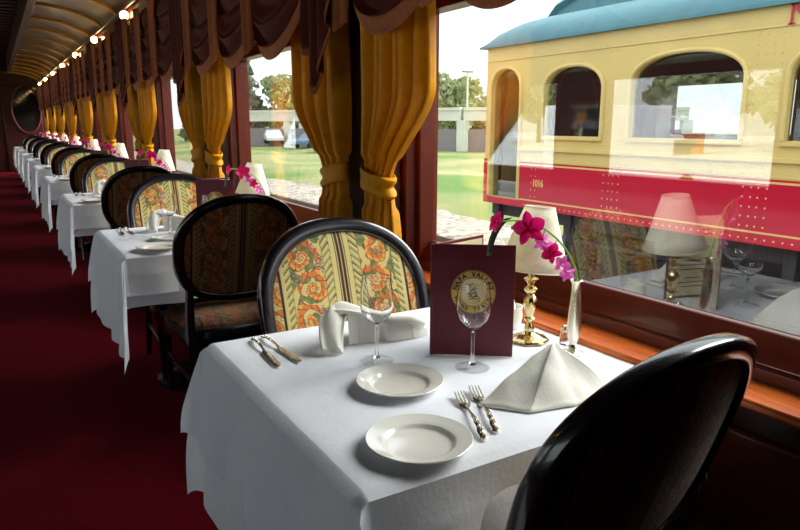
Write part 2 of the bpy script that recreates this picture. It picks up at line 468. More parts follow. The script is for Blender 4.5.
def make_chair():
    t = thing('dining_chair', '', 'chair')
    # frame: oval ring
    N = 72
    def ring(u, v):
        a = u * 2 * PI; x, z = back_outline(a); l = math.hypot(x / .27, z / .235)
        nx, nz = cos(a), sin(a)
        b = v * 2 * PI; pr = .0215 if sin(a) > -.3 else .020
        ca, sa = cos(b), sin(b)
        rr = math.copysign(abs(ca) ** .6, ca) * pr; dd = math.copysign(abs(sa) ** .6, sa) * .024
        X = x - nx * .020 + nx * rr; Z = BZ + z - nz * .020 + nz * rr
        return (X, bcurve(X, Z) + dd, Z)
    MB().grid(ring, N, 16, cu=True, cv=True).build('back_frame', M['lacquer'], t)
    # upholstered pads: front and rear face, dense grid for the weave
    def pad(front):
        w, h = .240, .205
        def f(u, v):
            x = w * sin((u - .5) * PI * .998)
            def zz(sg):
                pp = 2.25 if sg > 0 else 2.7
                return sg * h * max(0, 1 - abs(x / w) ** pp) ** (1 / pp)
            z = zz(-1) + (zz(1) - zz(-1)) * v; Z = BZ + z
            pp = 2.25 if z > 0 else 2.7
            q = min(1, (abs(x / w) ** pp + abs(z / h) ** pp) ** (1 / pp))
            bul = (.026 if front else -.010) * math.sqrt(max(0, 1 - q ** 4))
            return (x, bcurve(x, Z) + (.004 if front else -.008) + bul, Z)
        return MB().grid(f, 250, 170)
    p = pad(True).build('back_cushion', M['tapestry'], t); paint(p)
    q = pad(False).build('rear_panel', M['tapestry'], t); paint(q, tone=(.40, .25, .20))       # the backs are covered in a dark maroon version of the weave
    # piping
    def pipe(off, nm):
        pts = []
        for i in range(72):
            a = 2 * PI * i / 72; x, z = back_outline(a, .236, .201); pts.append((x, bcurve(x, BZ + z) + off, BZ + z))
        MB().tube(pts, .006, 6, closed=True).build(nm, M['tapestry'], p if off > 0 else q)
    pipe(.012, 'piping')
    # posts from ring to rear legs
    for sx in (-1, 1):
        pts = [(sx * .205, bcurve(.205, .66), .665), (sx * .205, bcurve(.2, .58) + .0, .58), (sx * .205, -.235, .47), (sx * .205, -.235, .40), (sx * .21, -.26, .2), (sx * .215, -.31, .0)]
        MB().tube(pts, [.018, .019, .022, .022, .018, .014], 8).build('leg', M['lacquer'], t)
        pts = [(sx * .225, .215, .42), (sx * .225, .215, .36), (sx * .222, .212, .33), (sx * .22, .21, .12), (sx * .22, .21, 0)]
        MB().tube(pts, [.026, .026, .018, .016, .012], 8).build('leg', M['lacquer'], t)
    # seat rail
    def rail(x, y):  # seat plan, 0..1 -> boundary
        pass
    def seat_pt(a, w=.255, dpt=.245):
        c, s = cos(a), sin(a); return (math.copysign(abs(c) ** .5, c) * w * (1 if s > 0 else .93), math.copysign(abs(s) ** .5, s) * dpt)
    sr = MB()
    prof = [(1.0, .36), (1.0, .415), (.98, .425), (.9, .425), (.9, .36), (1.0, .36)]
    sr.grid(lambda u, v: (seat_pt(u * 2 * PI)[0] * prof[round(v * 5)][0], seat_pt(u * 2 * PI)[1] * prof[round(v * 5)][0], prof[round(v * 5)][1]), 64, 5, cu=True)
    sr.build('seat_frame', M['lacquer'], t)
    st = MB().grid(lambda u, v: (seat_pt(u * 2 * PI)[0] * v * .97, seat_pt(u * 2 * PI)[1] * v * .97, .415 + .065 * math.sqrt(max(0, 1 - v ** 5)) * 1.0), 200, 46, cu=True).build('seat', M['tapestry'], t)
    paint(st, lambda co: (co.x, co.y), (.34, .22, .17))  # same weave as the front cushion, with shade painted into the tone
    # cross stretcher low rail of back
    MB().tube([(-.2, bcurve(.2, .57), .565), (0, bcurve(0, .57) + .006, .565), (.2, bcurve(.2, .57), .565)], .012, 8).build('stretcher', M['lacquer'], t)
    MB().tube([(-.215, .0, .2), (.215, .0, .2)], .010, 8).tube([(-.212, -.25, .2), (-.222, .21, .2)], .010, 8).tube([(.212, -.25, .2), (.222, .21, .2)], .010, 8).build('floor_stretcher', M['lacquer'], t)
    return t
chair0 = make_chair()
CX = .845
first = True
for k in range(NT):
    yb = .82 + P * k
    # rear-facing chair (its back towards the camera)
    la = 'black framed oval-back chair seen from behind on the near side of the %s' % ORD[k]
    lb = 'black framed oval-back chair with gold tapestry facing the camera across the %s' % ORD[k]
    if k == 0: la = 'big dark oval-back chair in the foreground, back to the camera, at the front table'
    if first:
        chair0.location = (.84, .945, 0); chair0['label'] = la; chair0['group'] = 'oval-back dining chairs'; first = False
        chair0.rotation_euler = (0, 0, .07)
    else:
        dup(chair0, (CX, yb + .063, 0), la, 'oval-back dining chairs', rz=math.radians(random.uniform(-2, 2)))
    dup(chair0, (CX, yb + .58, 0), lb, 'oval-back dining chairs', rz=PI + math.radians(random.uniform(-2, 2) if k else 0))

chair0.scale = (.97, .97, .97); chair0.location = (.83, .955, 0)
# ---------------------------------------------------------------- table and cloths (origin: table centre at floor)
TX = .83; TW = .405; TD = .41
def make_table():
    t = thing('dining_table', '', 'table')
    MB().box(-TW + .01, TW - .01, -TD + .01, TD - .01, .715, .745).build('table_top', M['wood'], t, bevel=.004)
    MB().lathe([(0, .08), (.05, .08), (.05, .12), (.032, .2), (.03, .5), (.045, .62), (.05, .68), (.12, .715), (0, .715)], 20).build('pedestal', M['lacquer'], t)
    MB().lathe([(0, .0), (.24, .0), (.24, .02), (.2, .035), (.06, .08), (0, .08)], 28).build('base', M['lacquer'], t)
    return t
def cloth_mesh(dropx, dropy, zt, flare, seed, gap, wx=TW, wy=TD, n=44, wallside=.16):
    """square cloth laid over the table; the corners hang in pointed folds"""
    def hang(u, v):
        # u, v are positions on the flat cloth
        dx = abs(u) - wx; dy = abs(v) - wy
        sx = 1 if u > 0 else -1; sy = 1 if v > 0 else -1
        wr = noise.noise(Vector((u * 5 + seed, v * 5, 1))) * .010
        if dx <= 0 and dy <= 0:
            z = zt + .0006 * noise.noise(Vector((u * 12, v * 12, seed)))
            ed = min(-dx, -dy)
            if ed < .012: z -= (.012 - ed) * .18
            return (u, v, z)
        if sx > 0 and dx > 0: flr = .0
        else: flr = 1
        if dx > 0 and dy <= 0:
            amp = (.010 + .05 * dx) * flr
            out = gap + amp * (.5 + .5 * sin(v * 17 + seed * 2 + noise.noise(Vector((v * 3, seed, 0))) * 3)) * min(1, dx / .08) + wr * min(1, dx * 8) * flr
            if flr == 0: out = .008
            ex = (wx + out + .03 * dx * flr)
            return (sx * ex, v + wr * .4, zt - dx - .002)
        if dy > 0 and dx <= 0:
            fade = 1 - max(0, (u + .05) / wx) * .4
            amp = .010 + .06 * dy
            out = gap + amp * fade * (.5 + .5 * sin(u * 15 + seed * 3)) * min(1, dy / .08) + wr * min(1, dy * 8)
            return (u + wr * .4, sy * (wy + out + .03 * dy), zt - dy - .002)
        r = math.hypot(dx, dy); th = math.atan2(dy, dx) / (PI / 2)     # 0 -> side x, 1 -> side y
        if flr == 0: ff = .12
        else: ff = 1
        w_ = sin(th * PI) ** .9
        q = r * (1 - .35 * max(0, r - .30) / .2)          # the fold swings back in below
        ey = flare * q * w_ * ff; ex = .10 * r * w_ * ff
        base = gap * min(1, r / .03)
        px = wx + base + .03 * r + ex
        py = wy + base + .03 * r + ey
        if flr == 0: px = wx + .008
        return (sx * px + wr * .5 * flr, sy * py + wr * .5, zt - r * math.sqrt(1 - (flare * w_ * .8) ** 2) - .002)
    def axis(w, d0, d1):
        a = [-w - d0 + d0 * i / 22 for i in range(22)]
        b = [-w + 2 * w * i / n for i in range(n + 1)]
        c = [w + d1 * i / 22 for i in range(1, 23)]
        return a + [-w + .004] + [x for x in b] + [w - .004] + c
    us = sorted(set(round(x, 5) for x in axis(wx, dropx, min(dropx, wallside)))); vs = sorted(set(round(x, 5) for x in axis(wy, dropy, dropy)))
    v = [hang(a, b) for b in vs for a in us]; W = len(us)
    f = [(j * W + i, j * W + i + 1, (j + 1) * W + i + 1, (j + 1) * W + i) for j in range(len(vs) - 1) for i in range(W - 1)]
    return MB().add(v, f)
table0 = make_table()
under0 = cloth_mesh(.44, .22, .7480, .42, 1.3, .006).build('under_tablecloth', M['cloth'], weld=False)
top0 = cloth_mesh(.29, .17, .7515, .55, 4.1, .018).build('tablecloth', M['cloth'], weld=False)
for o in (under0, top0): o['category'] = 'tablecloth'
ZT = .7525

# ---------------------------------------------------------------- tableware
def plate_mb(R=.093, scal=.0015):
    m = MB()
    prof = [(0, .0), (.052, 0), (.056, .003), (.062, .008), (.078, .011), (.090, .0150), (.093, .0165), (.0938, .0185), (.0925, .0195), (.090, .0188), (.078, .0150), (.0665, .0130), (.0635, .0115), (.0600, .0070), (.055, .0052), (0, .005)]
    n = len(prof) - 1
    def f(u, v):
        r, z = prof[round(v * n)]; a = u * 2 * PI
        r *= R / .0935
        if r > .085: r *= 1 - .012 * abs(sin(a * 2 + .6)) ** 24
        return (r * cos(a), r * sin(a), z)
    return m.grid(f, 72, n, cu=True)
plate0 = plate_mb().build('bread_plate', M['plate']); plate0['category'] = 'plate'
def make_glass():
    t = thing('wine_glass', '', 'wine glass')
    out = [(0, .081), (.008, .084), (.020, .092), (.031, .106), (.0355, .124), (.0358, .138), (.0335, .16), (.0300, .185)]
    inn = [(.0290, .1855), (.0324, .16), (.0347, .138), (.0344, .124), (.0299, .1068), (.019, .0935), (.008, .087), (0, .0855)]
    MB().lathe(out + inn, 40).build('bowl', M['glass'], t)
    MB().lathe([(0, .006), (.008, .008), (.0045, .014), (.0036, .03), (.0036, .065), (.0045, .078), (0, .0812)], 16).build('glass_stem', M['glass'], t)
    MB().lathe([(0, 0), (.031, 0), (.036, .0012), (.036, .0022), (.020, .0045), (.008, .008), (0, .0085)], 40).build('foot', M['thin_glass'], t)
    for c in t.children: c.data.transform(Matrix.Scale(1.1, 4))
    return t
glass0 = make_glass()

def strip(m, stations, zc, th=.0022):
    """flat bar along y with half-width stations (y, hw, z)"""
    v = []; f = []
    for (y, hw, z) in stations:
        v += [(-hw, y, z), (-hw * .5, y, z + th), (hw * .5, y, z + th), (hw, y, z), (0, y, z - th * .6)]
    n = len(stations)
    for i in range(n - 1):
        for k in range(5):
            f.append((i * 5 + k, i * 5 + (k + 1) % 5, (i + 1) * 5 + (k + 1) % 5, (i + 1) * 5 + k))
    f.append(tuple(range(5))); f.append(tuple((n - 1) * 5 + k for k in range(5)))
    return m.add(v, f)
def handle(m, y0, y1):
    n = 26; st = []
    for i in range(n + 1):
        t = i / n; y = y0 + (y1 - y0) * t
        hw = .0035 + .0055 * t ** 1.6 + .0014 * sin(t * 26) * t
        if t > .93: hw *= math.sqrt(max(.02, 1 - ((t - .93) / .07) ** 2)) * 1.15
        st.append((y, hw, .0035 + .006 * sin(PI * (1 - t)) ** 1))
    strip(m, st, 0, .0025)
    for i in range(7):
        t = .45 + i * .08; m.sphere((.002 * (-1) ** i, y0 + (y1 - y0) * t, .0065 + .006 * sin(PI * (1 - t))), .0028, 8, 6)
    return m
def make_fork():
    t = thing('fork', '', 'fork')
    handle(MB(), -.0, -.125).build('handle', M['silver'], t)
    h = MB(); strip(h, [(-.002, .0035, .0045), (.010, .005, .003), (.022, .0115, .003), (.03, .0125, .004)], 0, .0016)
    for i in range(4):
        x = -.0105 + i * .007
        h.tube([(x, .028, .004), (x, .048, .0065), (x * .95, .068, .0095), (x * .93, .077, .0115)], [.0022, .0018, .0015, .0006], 6)
    h.build('tines', M['silver'], t)
    return t
def make_knife():
    t = thing('knife', '', 'knife')
    handle(MB(), .0, -.105).build('handle', M['silver'], t)
    b = MB(); v = []; n = 22
    st = []
    for i in range(n + 1):
        q = i / n; y = q * .125 - .001
        w = .0095 * (1 if q < .75 else math.sqrt(max(.01, 1 - ((q - .75) / .25) ** 2))) if q > .08 else .0045 + q * .06
        st.append((y, w, .0035))
    strip(b, st, 0, .001)
    b.build('blade', M['silver'], t)
    return t
fork0 = make_fork(); knife0 = make_knife()

def napkin_mb(base, apex, folds, seed, sharp=.85):
    """linen folded to stand up: apex and irregular foot, soft radial folds"""
    nb = len(base)
    def foot(u):
        x = u * nb; i = int(x) % nb; f = x - int(x); f = f * f * (3 - 2 * f)
        a, b = base[i], base[(i + 1) % nb]; return (a[0] + (b[0] - a[0]) * f, a[1] + (b[1] - a[1]) * f)
    def f(u, v):
        bx, by = foot(u % 1)
        s = v
        amp = .007 * sin(PI * min(1, s * 1.1)) * sin(u * 2 * PI * folds + seed)
        x = apex[0] + (bx - apex[0]) * s; y = apex[1] + (by - apex[1]) * s
        l = math.hypot(bx - apex[0], by - apex[1]) + 1e-5
        x += (bx - apex[0]) / l * amp; y += (by - apex[1]) / l * amp
        z = apex[2] * (1 - s ** sharp) ** 1.0 + .0035 * noise.noise(Vector((x * 30, y * 30, seed)))
        z = max(z, .0006) + (.003 if s > .96 else 0) * (1 - s) * 20
        return (x, y, z)
    return MB().grid(f, 96, 26, cu=True)
nap_near = napkin_mb([(-.165, .03), (-.02, .07), (.12, .09), (.16, .03), (.12, -.06), (.0, -.07), (-.10, -.05)], (.02, .02, .10), 4, .4, 1.15).build('napkin', M['napkin'], solid=.0025)
nap_near['category'] = 'napkin'
def far_napkin():
    m = MB()
    # broad rolled band: foot on the left, up over the crest, then fanning down to the right
    path = [(-.090, -.075, .006), (-.078, -.045, .040), (-.055, -.012, .076), (-.020, .010, .086), (.03, .012, .068), (.09, -.005, .045), (.15, -.015, .032), (.19, -.02, .014)]
    wid = [.026, .030, .034, .040, .050, .056, .055, .045]
    n = len(path) - 1
    def cr(t):
        x = t * n; i = min(int(x), n - 1); f = x - i; f2 = f
        a, b = Vector(path[i]), Vector(path[i + 1]); a0 = Vector(path[max(i - 1, 0)]); b1 = Vector(path[min(i + 2, n)])
        p = .5 * ((2 * a) + (b - a0) * f2 + (2 * a0 - 5 * a + 4 * b - b1) * f2 ** 2 + (3 * a - a0 - 3 * b + b1) * f2 ** 3)
        return p, wid[i] + (wid[i + 1] - wid[i]) * f2
    def f(u, v):
        p, w = cr(v); a = u * 2 * PI; c, s = cos(a), sin(a)
        tt = min(1, max(0, (v - .2) / .4)); side = (Vector((1, -.35, 0)).normalized() * (1 - tt) + Vector((.1, 1, -.3)).normalized() * tt).normalized()
        thick = .010 + .004 * sin(a * 3 + v * 7)
        q = p + side * (math.copysign(abs(c) ** .7, c) * w) + Vector((0, 0, 1)) * (s * thick)
        q.z += .006 * sin(c * 5 + v * 6)
        q.z = max(q.z, .001 + abs(s) * .001)
        return q
    m.grid(f, 40, 48, cu=True)
    m.grid(lambda u, v: tuple(Vector(f(0, 0)) * (1 - v) + Vector(f(u, 0)) * v), 40, 1, cu=True)
    # skirt hanging from the fan to the cloth
    m.grid(lambda u, v: (lambda p, w: (p.x + .01 * sin(u * 20), p.y - w * .8 - .01 * v, p.z * (1 - v) + .001))(*cr(.42 + .55 * u)), 30, 6)
    return m
nap_far = far_napkin().build('napkin', M['napkin']); nap_far['category'] = 'napkin'

# ---- menu folder: spine at local origin, front cover along +x
MW, MH = .195, .272
def text_mesh(txt, size, m, parent, mtx, ext=.0004, name='lettering'):
    cu = bpy.data.curves.new(name, 'FONT'); cu.body = txt; cu.size = size; cu.extrude = ext; cu.offset = size * .03; cu.align_x = 'CENTER'
    to = bpy.data.objects.new('tmp', cu); C.objects.link(to); bpy.context.view_layer.update()
    me = bpy.data.meshes.new_from_object(to.evaluated_get(bpy.context.evaluated_depsgraph_get()))
    bpy.data.objects.remove(to); me.transform(mtx)
    return me
def join_mesh(name, ms, m, parent):
    bm = bmesh.new()
    for q in ms: bm.from_mesh(q)
    me = bpy.data.meshes.new(name); bm.to_mesh(me); bm.free(); me.materials.append(m)
    o = bpy.data.objects.new(name, me); C.objects.link(o); o.parent = parent; return o
def make_menu(detail=True):
    t = thing('menu', '', 'menu')
    MB().box(0, MW, 0, .004, 0, MH).build('front_cover', M['burgundy'], t, bevel=.0015)
    R2 = Matrix.Rotation(math.radians(52), 4, 'Z')
    MB().box(0, MW, -.004, 0, 0, MH, R2).build('back_cover', M['burgundy'], t, bevel=.0015)
    MB().tube([(0, .001, 0), (0, .001, MH)], .0035, 8).build('spine', M['burgundy'], t)
    pg = MB().box(.008, MW - .008, .0042, .0052, .008, MH - .008).build('front_page', M['paper'], t, smooth=False)
    pg2 = MB().box(.008, MW - .008, -.0056, -.0045, .008, MH - .008, R2).build('back_page', M['paper'], t, smooth=False)
    random.seed(3)
    for par, mt, yy in ((pg, Matrix(), .0054), (pg2, R2, -.0059)):
        ln = MB()
        for i in range(15):
            z = MH - .04 - i * .014; w = random.uniform(.035, .07) if i % 4 else .03
            if i % 4 == 3: continue
            ln.box(MW / 2 - w, MW / 2 + w, yy - .0001, yy + .0001, z, z + .0035, mt)
        ln.build('print', M['ink'], par, smooth=False)
    # seal
    cxs, czs, R = MW / 2 + .001, .158, .053
    def disc(r0, r1, y, n=64):
        v = [(cxs + r * cos(2 * PI * i / n), yy, czs + r * sin(2 * PI * i / n)) for yy in (y, y + .0004) for r in (r0, r1) for i in range(n)]
        f = []
        for i in range(n):
            j = (i + 1) % n
            f += [(i, j, n + j, n + i), (2 * n + i, 2 * n + j, 3 * n + j, 3 * n + i), (n + i, n + j, 3 * n + j, 3 * n + i)]
        return MB().add(v, f)
    seal = disc(.0, R, -.0008).build('gold_seal', M['seal'], t, smooth=False)
    disc(0, .0345, -.0010).build('seal_centre', M['seal_pale'], seal, smooth=False)
    disc(.0342, .0355, -.0012).build('seal_ring', M['seal_ink'], seal, smooth=False)
    disc(.0512, .0522, -.0012).build('seal_ring', M['seal_ink'], seal, smooth=False)
    ms = []
    def ringtext(s_, a0, a1, r, size, flip=False):
        for i, ch in enumerate(s_):
            if ch == ' ': continue
            a = math.radians(a0 + (a1 - a0) * i / (len(s_) - 1))
            rot = a - PI / 2 if not flip else a + PI / 2
            mtx = Matrix.Translation((cxs + r * cos(a), -.0012, czs + r * sin(a))) @ Matrix.Rotation(PI / 2, 4, 'X') @ Matrix.Rotation(rot, 4, 'Z')
            ms.append(text_mesh(ch, size, None, None, mtx))
    ringtext('NAPA VALLEY', 166, 14, .0378, .0165)
    ringtext('WINE TRAIN', 204, 336, .0472, .0135, True)
    join_mesh('seal_lettering', ms, M['seal_ink'], seal)
    # grape-leaf scroll in the middle
    g = MB()
    for i in range(7):
        a = i * .9; x, z = cxs + .017 * cos(a * 1.7) * (i / 7), czs + .018 * sin(a * 1.3)
        pts = [(x + (.004 + .0014 * q) * cos(q * .9 + i), -.0014, z + (.004 + .0014 * q) * sin(q * .9 + i)) for q in range(6)]
        g.tube(pts, .0009, 5)
    for i in range(12):
        g.sphere((cxs - .012 + (i % 4) * .006 + .003 * (i // 4), -.0012, czs - .004 - (i // 4) * .006), .0022, 8, 5, (1, .2, 1))
    g.build('seal_emblem', M['seal_ink'], seal)
    return t
menu0 = make_menu()

# ---- table lamp
def make_lamp():
    t = thing('table_lamp', '', 'lamp')
    b = MB()
    def octp(r, z, n=8): return r, z
    m = MB().lathe([(0, 0), (.050, 0), (.052, .004), (.050, .008), (.036, .012), (.030, .016), (.022, .019), (.012, .024), (0, .024)], 8)
    m.build('base', M['brass'], t)
    MB().lathe([(.0, .02), (.011, .024), (.014, .034), (.010, .042), (.008, .05), (.014, .056), (.014, .060), (.009, .064), (.016, .085), (.019, .105), (.014, .118), (.008, .124), (.016, .132), (.017, .138), (.008, .146), (.011, .155), (.019, .160), (.019, .164), (.009, .168), (.008, .18), (0, .18)], 12).build('candlestick', M['brass'], t)
    R0, R1, z0, z1 = .088, .037, .190, .345
    s = MB().grid(lambda u, v: ((R0 + (R1 - R0) * v) * cos(u * 2 * PI), (R0 + (R1 - R0) * v) * sin(u * 2 * PI), z0 + (z1 - z0) * v), 40, 6, cu=True)
    so = s.build('lamp_shade', M['shade'], t, solid=.0015)
    so.matrix_world = Matrix.Translation((.004, 0, .19)) @ Matrix.Rotation(.10, 4, 'Y') @ Matrix.Translation((0, 0, -.19))
    for r, z in ((R0, z0), (R1, z1)):
        MB().tube([(r * cos(2 * PI * i / 40), r * sin(2 * PI * i / 40), z) for i in range(40)], .0022, 6, closed=True).build('shade_trim', M['shade'], so)
    MB().lathe([(0, .18), (.006, .18), (.006, .2), (.013, .215), (.014, .235), (.008, .255), (0, .262)], 12).build('bulb', M['plate'], t)
    return t
lamp0 = make_lamp()

# ---- bud vase and orchid
vase0 = MB().lathe([(0, 0), (.026, 0), (.027, .003), (.016, .007), (.009, .012), (.013, .018), (.009, .024), (.010, .03), (.016, .045), (.0175, .06), (.015, .1), (.0115, .15), (.0105, .172), (.0155, .183), (.0145, .184), (.009, .172), (.008, .06), (0, .058)], 24).build('bud_vase', M['silver'])
vase0['category'] = 'vase'
def petal_grid(m, L, W, cup, mtx):
    def f(u, v):
        y = L * v; w = W * math.sin(PI * min(1, v * .96 + .03)) ** .7
        x = (u - .5) * 2 * w
        z = cup * (v * v) * L + .25 * abs(x) - .15 * L * v
        return (x, y, z)
    m.grid(f, 8, 10, mtx=mtx)
def flower(parent, pos, normal, size, spin, pale=False, name='flower'):
    nrm = Vector(normal).normalized(); q = nrm.to_track_quat('Z', 'Y').to_matrix().to_4x4()
    base = Matrix.Translation(pos) @ q @ Matrix.Rotation(spin, 4, 'Z') @ Matrix.Scale(size, 4)
    m = MB()
    for a, L, W in ((0, 1, .30), (72, .95, .42), (-72, .95, .42), (140, 1, .27), (-140, 1, .27)):
        petal_grid(m, L, W, .35, base @ Matrix.Rotation(math.radians(a), 4, 'Z'))
    fo = m.build(name, M['petal_pale'] if pale else M['petal'], parent)
    l = MB(); petal_grid(l, .55, .22, .9, base @ Matrix.Translation((0, 0, .05)) @ Matrix.Rotation(PI, 4, 'Z'))
    l.sphere(tuple(base @ Vector((0, 0, .12))), .12 * size, 8, 6)
    l.build('lip', M['lip'] if pale else M['petal'], fo)
def make_orchid():
    """origin at the mouth of the vase"""
    t = thing('orchid', '', 'orchid')
    pts = [(0, 0, -.10), (0, 0, 0), (-.016, .002, .045), (-.042, .010, .086), (-.072, .02, .115), (-.10, .03, .133), (-.13, .035, .145), (-.17, .05, .148), (-.20, .06, .146)]
    n = len(pts)
    # smooth the stem
    sp = []
    for i in range(n - 1):
        a0, a, b, b1 = (Vector(pts[max(0, i - 1)]), Vector(pts[i]), Vector(pts[i + 1]), Vector(pts[min(n - 1, i + 2)]))
        for q in range(5):
            f = q / 5; sp.append(.5 * ((2 * a) + (b - a0) * f + (2 * a0 - 5 * a + 4 * b - b1) * f ** 2 + (3 * a - a0 - 3 * b + b1) * f ** 3))
    sp.append(Vector(pts[-1]))
    pd = MB().tube(sp, [.0028 - .0012 * i / len(sp) for i in range(len(sp))], 7)
    vn = (-.5, -.85, .15)
    F = [((-.135, .025, .130), vn, .041, .2, False), ((-.215, .05, .150), (.2, -.9, -.2), .027, 1.0, False), ((-.10, .015, .098), (-.5, -.8, -.4), .024, 2.2, True),
         ((-.082, .005, .072), (-.6, -.7, .3), .026, .8, False), ((-.052, .0, .042), (-.2, -.9, .2), .024, -.5, True), ((-.034, .0, .020), (-.3, -.8, -.2), .021, 2.8, True)]
    for p, nn, s, a, pale in F:
        c = min(sp, key=lambda w: (w - Vector(p)).length)
        flower(t, p, nn, s, a, pale)
    for p, *_ in F:
        c = min(sp, key=lambda w: (w - Vector(p)).length); back = Vector(p) + Vector((.004, .008, 0))
        pd.tube([c, (c + back) / 2 + Vector((0, 0, .006)), back], .0013, 5)
    pd.build('stem', M['stem'], t)
    # strap leaf hanging from the tip
    def lf(u, v):
        ang = v * 1.9
        x = -.165 - .045 * sin(v * 1.5) + (u - .5) * .028 * (1 - .5 * v); z = .152 - .085 * v ** 1.3 + .006 * sin(v * PI); return (x, .062 + .01 * v + .004 * sin(u * PI), z)
    MB().grid(lf, 6, 16).build('leaf', M['leaf'], t, solid=.002)
    return t
orchid0 = make_orchid()

# ---- white sugar pot, salt shaker
def make_sugar():
    t = thing('sugar_bowl', '', 'bowl')
    MB().lathe([(0, 0), (.024, 0), (.030, .01), (.034, .035), (.032, .055), (.034, .062), (.031, .062), (.029, .05), (0, .048)], 28).build('bowl', M['plate'], t)
    p = MB()
    for i in range(5):
        p.box(-.02, .02, -.018 + i * .008, -.015 + i * .008, .03, .074 + .003 * (i % 2), Matrix.Rotation(.1 * (i - 2), 4, 'X'))
    p.build('sugar_packets', M['napkin'], t, bevel=.001)
    return t
sugar0 = make_sugar()
def make_shaker():
    t = thing('salt_shaker', '', 'shaker')
    MB().lathe([(0, 0), (.014, 0), (.016, .01), (.013, .035), (0, .035)], 12).build('body', M['glass'], t)
    MB().lathe([(.0135, .034), (.0135, .042), (.008, .049), (0, .05)], 16).build('cap', M['silver'], t)
    return t
shaker0 = make_shaker()

# ---- place everything
def put(proto, k, x, y, z, label, group, rz=0, used={}):
    loc = (x, y + P * k, z)
    if id(proto) not in used:
        used[id(proto)] = 1
        proto.location = loc; proto.rotation_euler = (0, 0, rz); proto['label'] = label; proto['group'] = group; return proto
    return dup(proto, loc, label, group, rz)
R = math.radians
def cut_dir(x0, y0, x1, y1): return math.atan2(y1 - y0, x1 - x0) - PI / 2
for k in range(NT):
    T = ORD[k]
    put(table0, k, TX, 1.23, 0, 'dark pedestal dining table under white linen, the %s' % T, 'dining tables along the windows')
    put(under0, k, TX, 1.23, 0, 'longer white undercloth with pointed corners on the %s' % T, 'white undercloths')
    put(top0, k, TX, 1.23, 0, 'white linen top cloth spread over the %s' % T, 'white top cloths')
    put(lamp0, k, 1.13, 1.235, ZT, 'small table lamp with white cone shade by the window on the %s' % T, 'table lamps')
    put(menu0, k, .855, 1.277, ZT, 'burgundy menu with round gold seal standing on the %s' % T, 'standing menus', cut_dir(.855, 1.277, 1.01, 1.16) + PI / 2)
    put(vase0, k, 1.155, 1.105, ZT, 'slim silver bud vase beside the lamp on the %s' % T, 'bud vases')
    put(orchid0, k, 1.155, 1.105, ZT + .184, 'spray of magenta orchid blooms in the vase on the %s' % T, 'orchid sprays', 0 if k == 0 else random.uniform(-.5, .9))
    put(plate0, k, .575, .893, ZT, 'white bread plate at the near edge of the %s' % T, 'bread plates')
    put(plate0, k, .684, 1.139, ZT, 'white bread plate in the middle of the %s' % T, 'bread plates')
    put(glass0, k, .884, 1.150, ZT, 'empty wine glass in front of the menu on the %s' % T, 'wine glasses')
    put(glass0, k, .719, 1.302, ZT, 'empty wine glass left of the menu on the %s' % T, 'wine glasses')
    if k < 6:
        put(fork0, k, .734, .965, ZT, 'silver fork nearer the plates on the %s' % T, 'silver forks', cut_dir(.678, .835, .745, .995))
        put(fork0, k, .775, .975, ZT, 'silver fork nearer the napkin on the %s' % T, 'silver forks', cut_dir(.707, .827, .80, 1.03))
        put(knife0, k, .513, 1.50, ZT, 'silver knife nearest the aisle on the %s' % T, 'silver knives', cut_dir(.52, 1.612, .505, 1.385))
        put(knife0, k, .553, 1.505, ZT, 'second silver knife from the aisle on the %s' % T, 'silver knives', cut_dir(.548, 1.615, .561, 1.39))
    put(nap_near, k, .93, .945, ZT + .001, 'white napkin folded into a peak beside the forks on the %s' % T, 'peaked napkins')
    put(nap_far, k, .735, 1.465, ZT + .001, 'white napkin draped beyond the plates on the %s' % T, 'draped napkins')
    put(sugar0, k, 1.16, 1.345, ZT, 'white china sugar bowl behind the menu on the %s' % T, 'sugar bowls', .5)
    put(shaker0, k, 1.19, 1.165, ZT, 'small glass salt shaker by the lamp foot on the %s' % T, 'salt shakers')

# ---------------------------------------------------------------- curtains, swags, bulbs
CZ = 2.18
def curtain_mb(sgn, seed, zb=.80):
    """origin on the pillar edge; sgn = direction in y the panel spreads over the window"""
    def width(z):
        if z > 1.42: return .42
        if z > 1.09:
            t = (z - 1.09) / .33; t = t * t * (3 - 2 * t); return .17 + .25 * t
        t = (1.09 - z) / .29; return .17 + .05 * math.sin(min(1, t) * PI / 2)
    def f(u, v):
        z = CZ + (zb - CZ) * v
        w = width(z); y = sgn * u * w
        k = w / .42
        ph = u * 2 * PI * 6.5 + seed + .5 * sin(z * 3 + seed)
        x = .034 * sin(ph) * (.45 + .55 * k) + .010 * sin(ph * .5 + 1.3 * z) - .02 * sin(u * PI) * (1 - k)
        if 1.0 < z < 1.18: x *= .6
        return (x, y + .006 * cos(ph) * k * sgn, z)
    return MB().grid(f, 110, 60)
def make_curtain(sgn, seed):
    t = thing('curtain', '', 'curtain')
    curtain_mb(sgn, seed).build('drape', M['gold_fabric'], t, solid=.002)
    def band(u, v):
        a = u * 2 * PI; y = sgn * (.085 + .100 * cos(a)); x = .045 * sin(a)
        z = 1.09 + (v - .5) * .075 + sgn * y * -.20 + .02
        q = 1 + .06 * sin(v * PI * 3)
        return (x * q, y * q, z)
    MB().grid(band, 40, 8, cu=True).build('tieback', M['gold_fabric'], t, solid=.004)
    return t
cur_far = make_curtain(-1, .4)    # hangs over the far edge of a window
cur_near = make_curtain(1, 1.9)   # hangs over the near edge of the next window
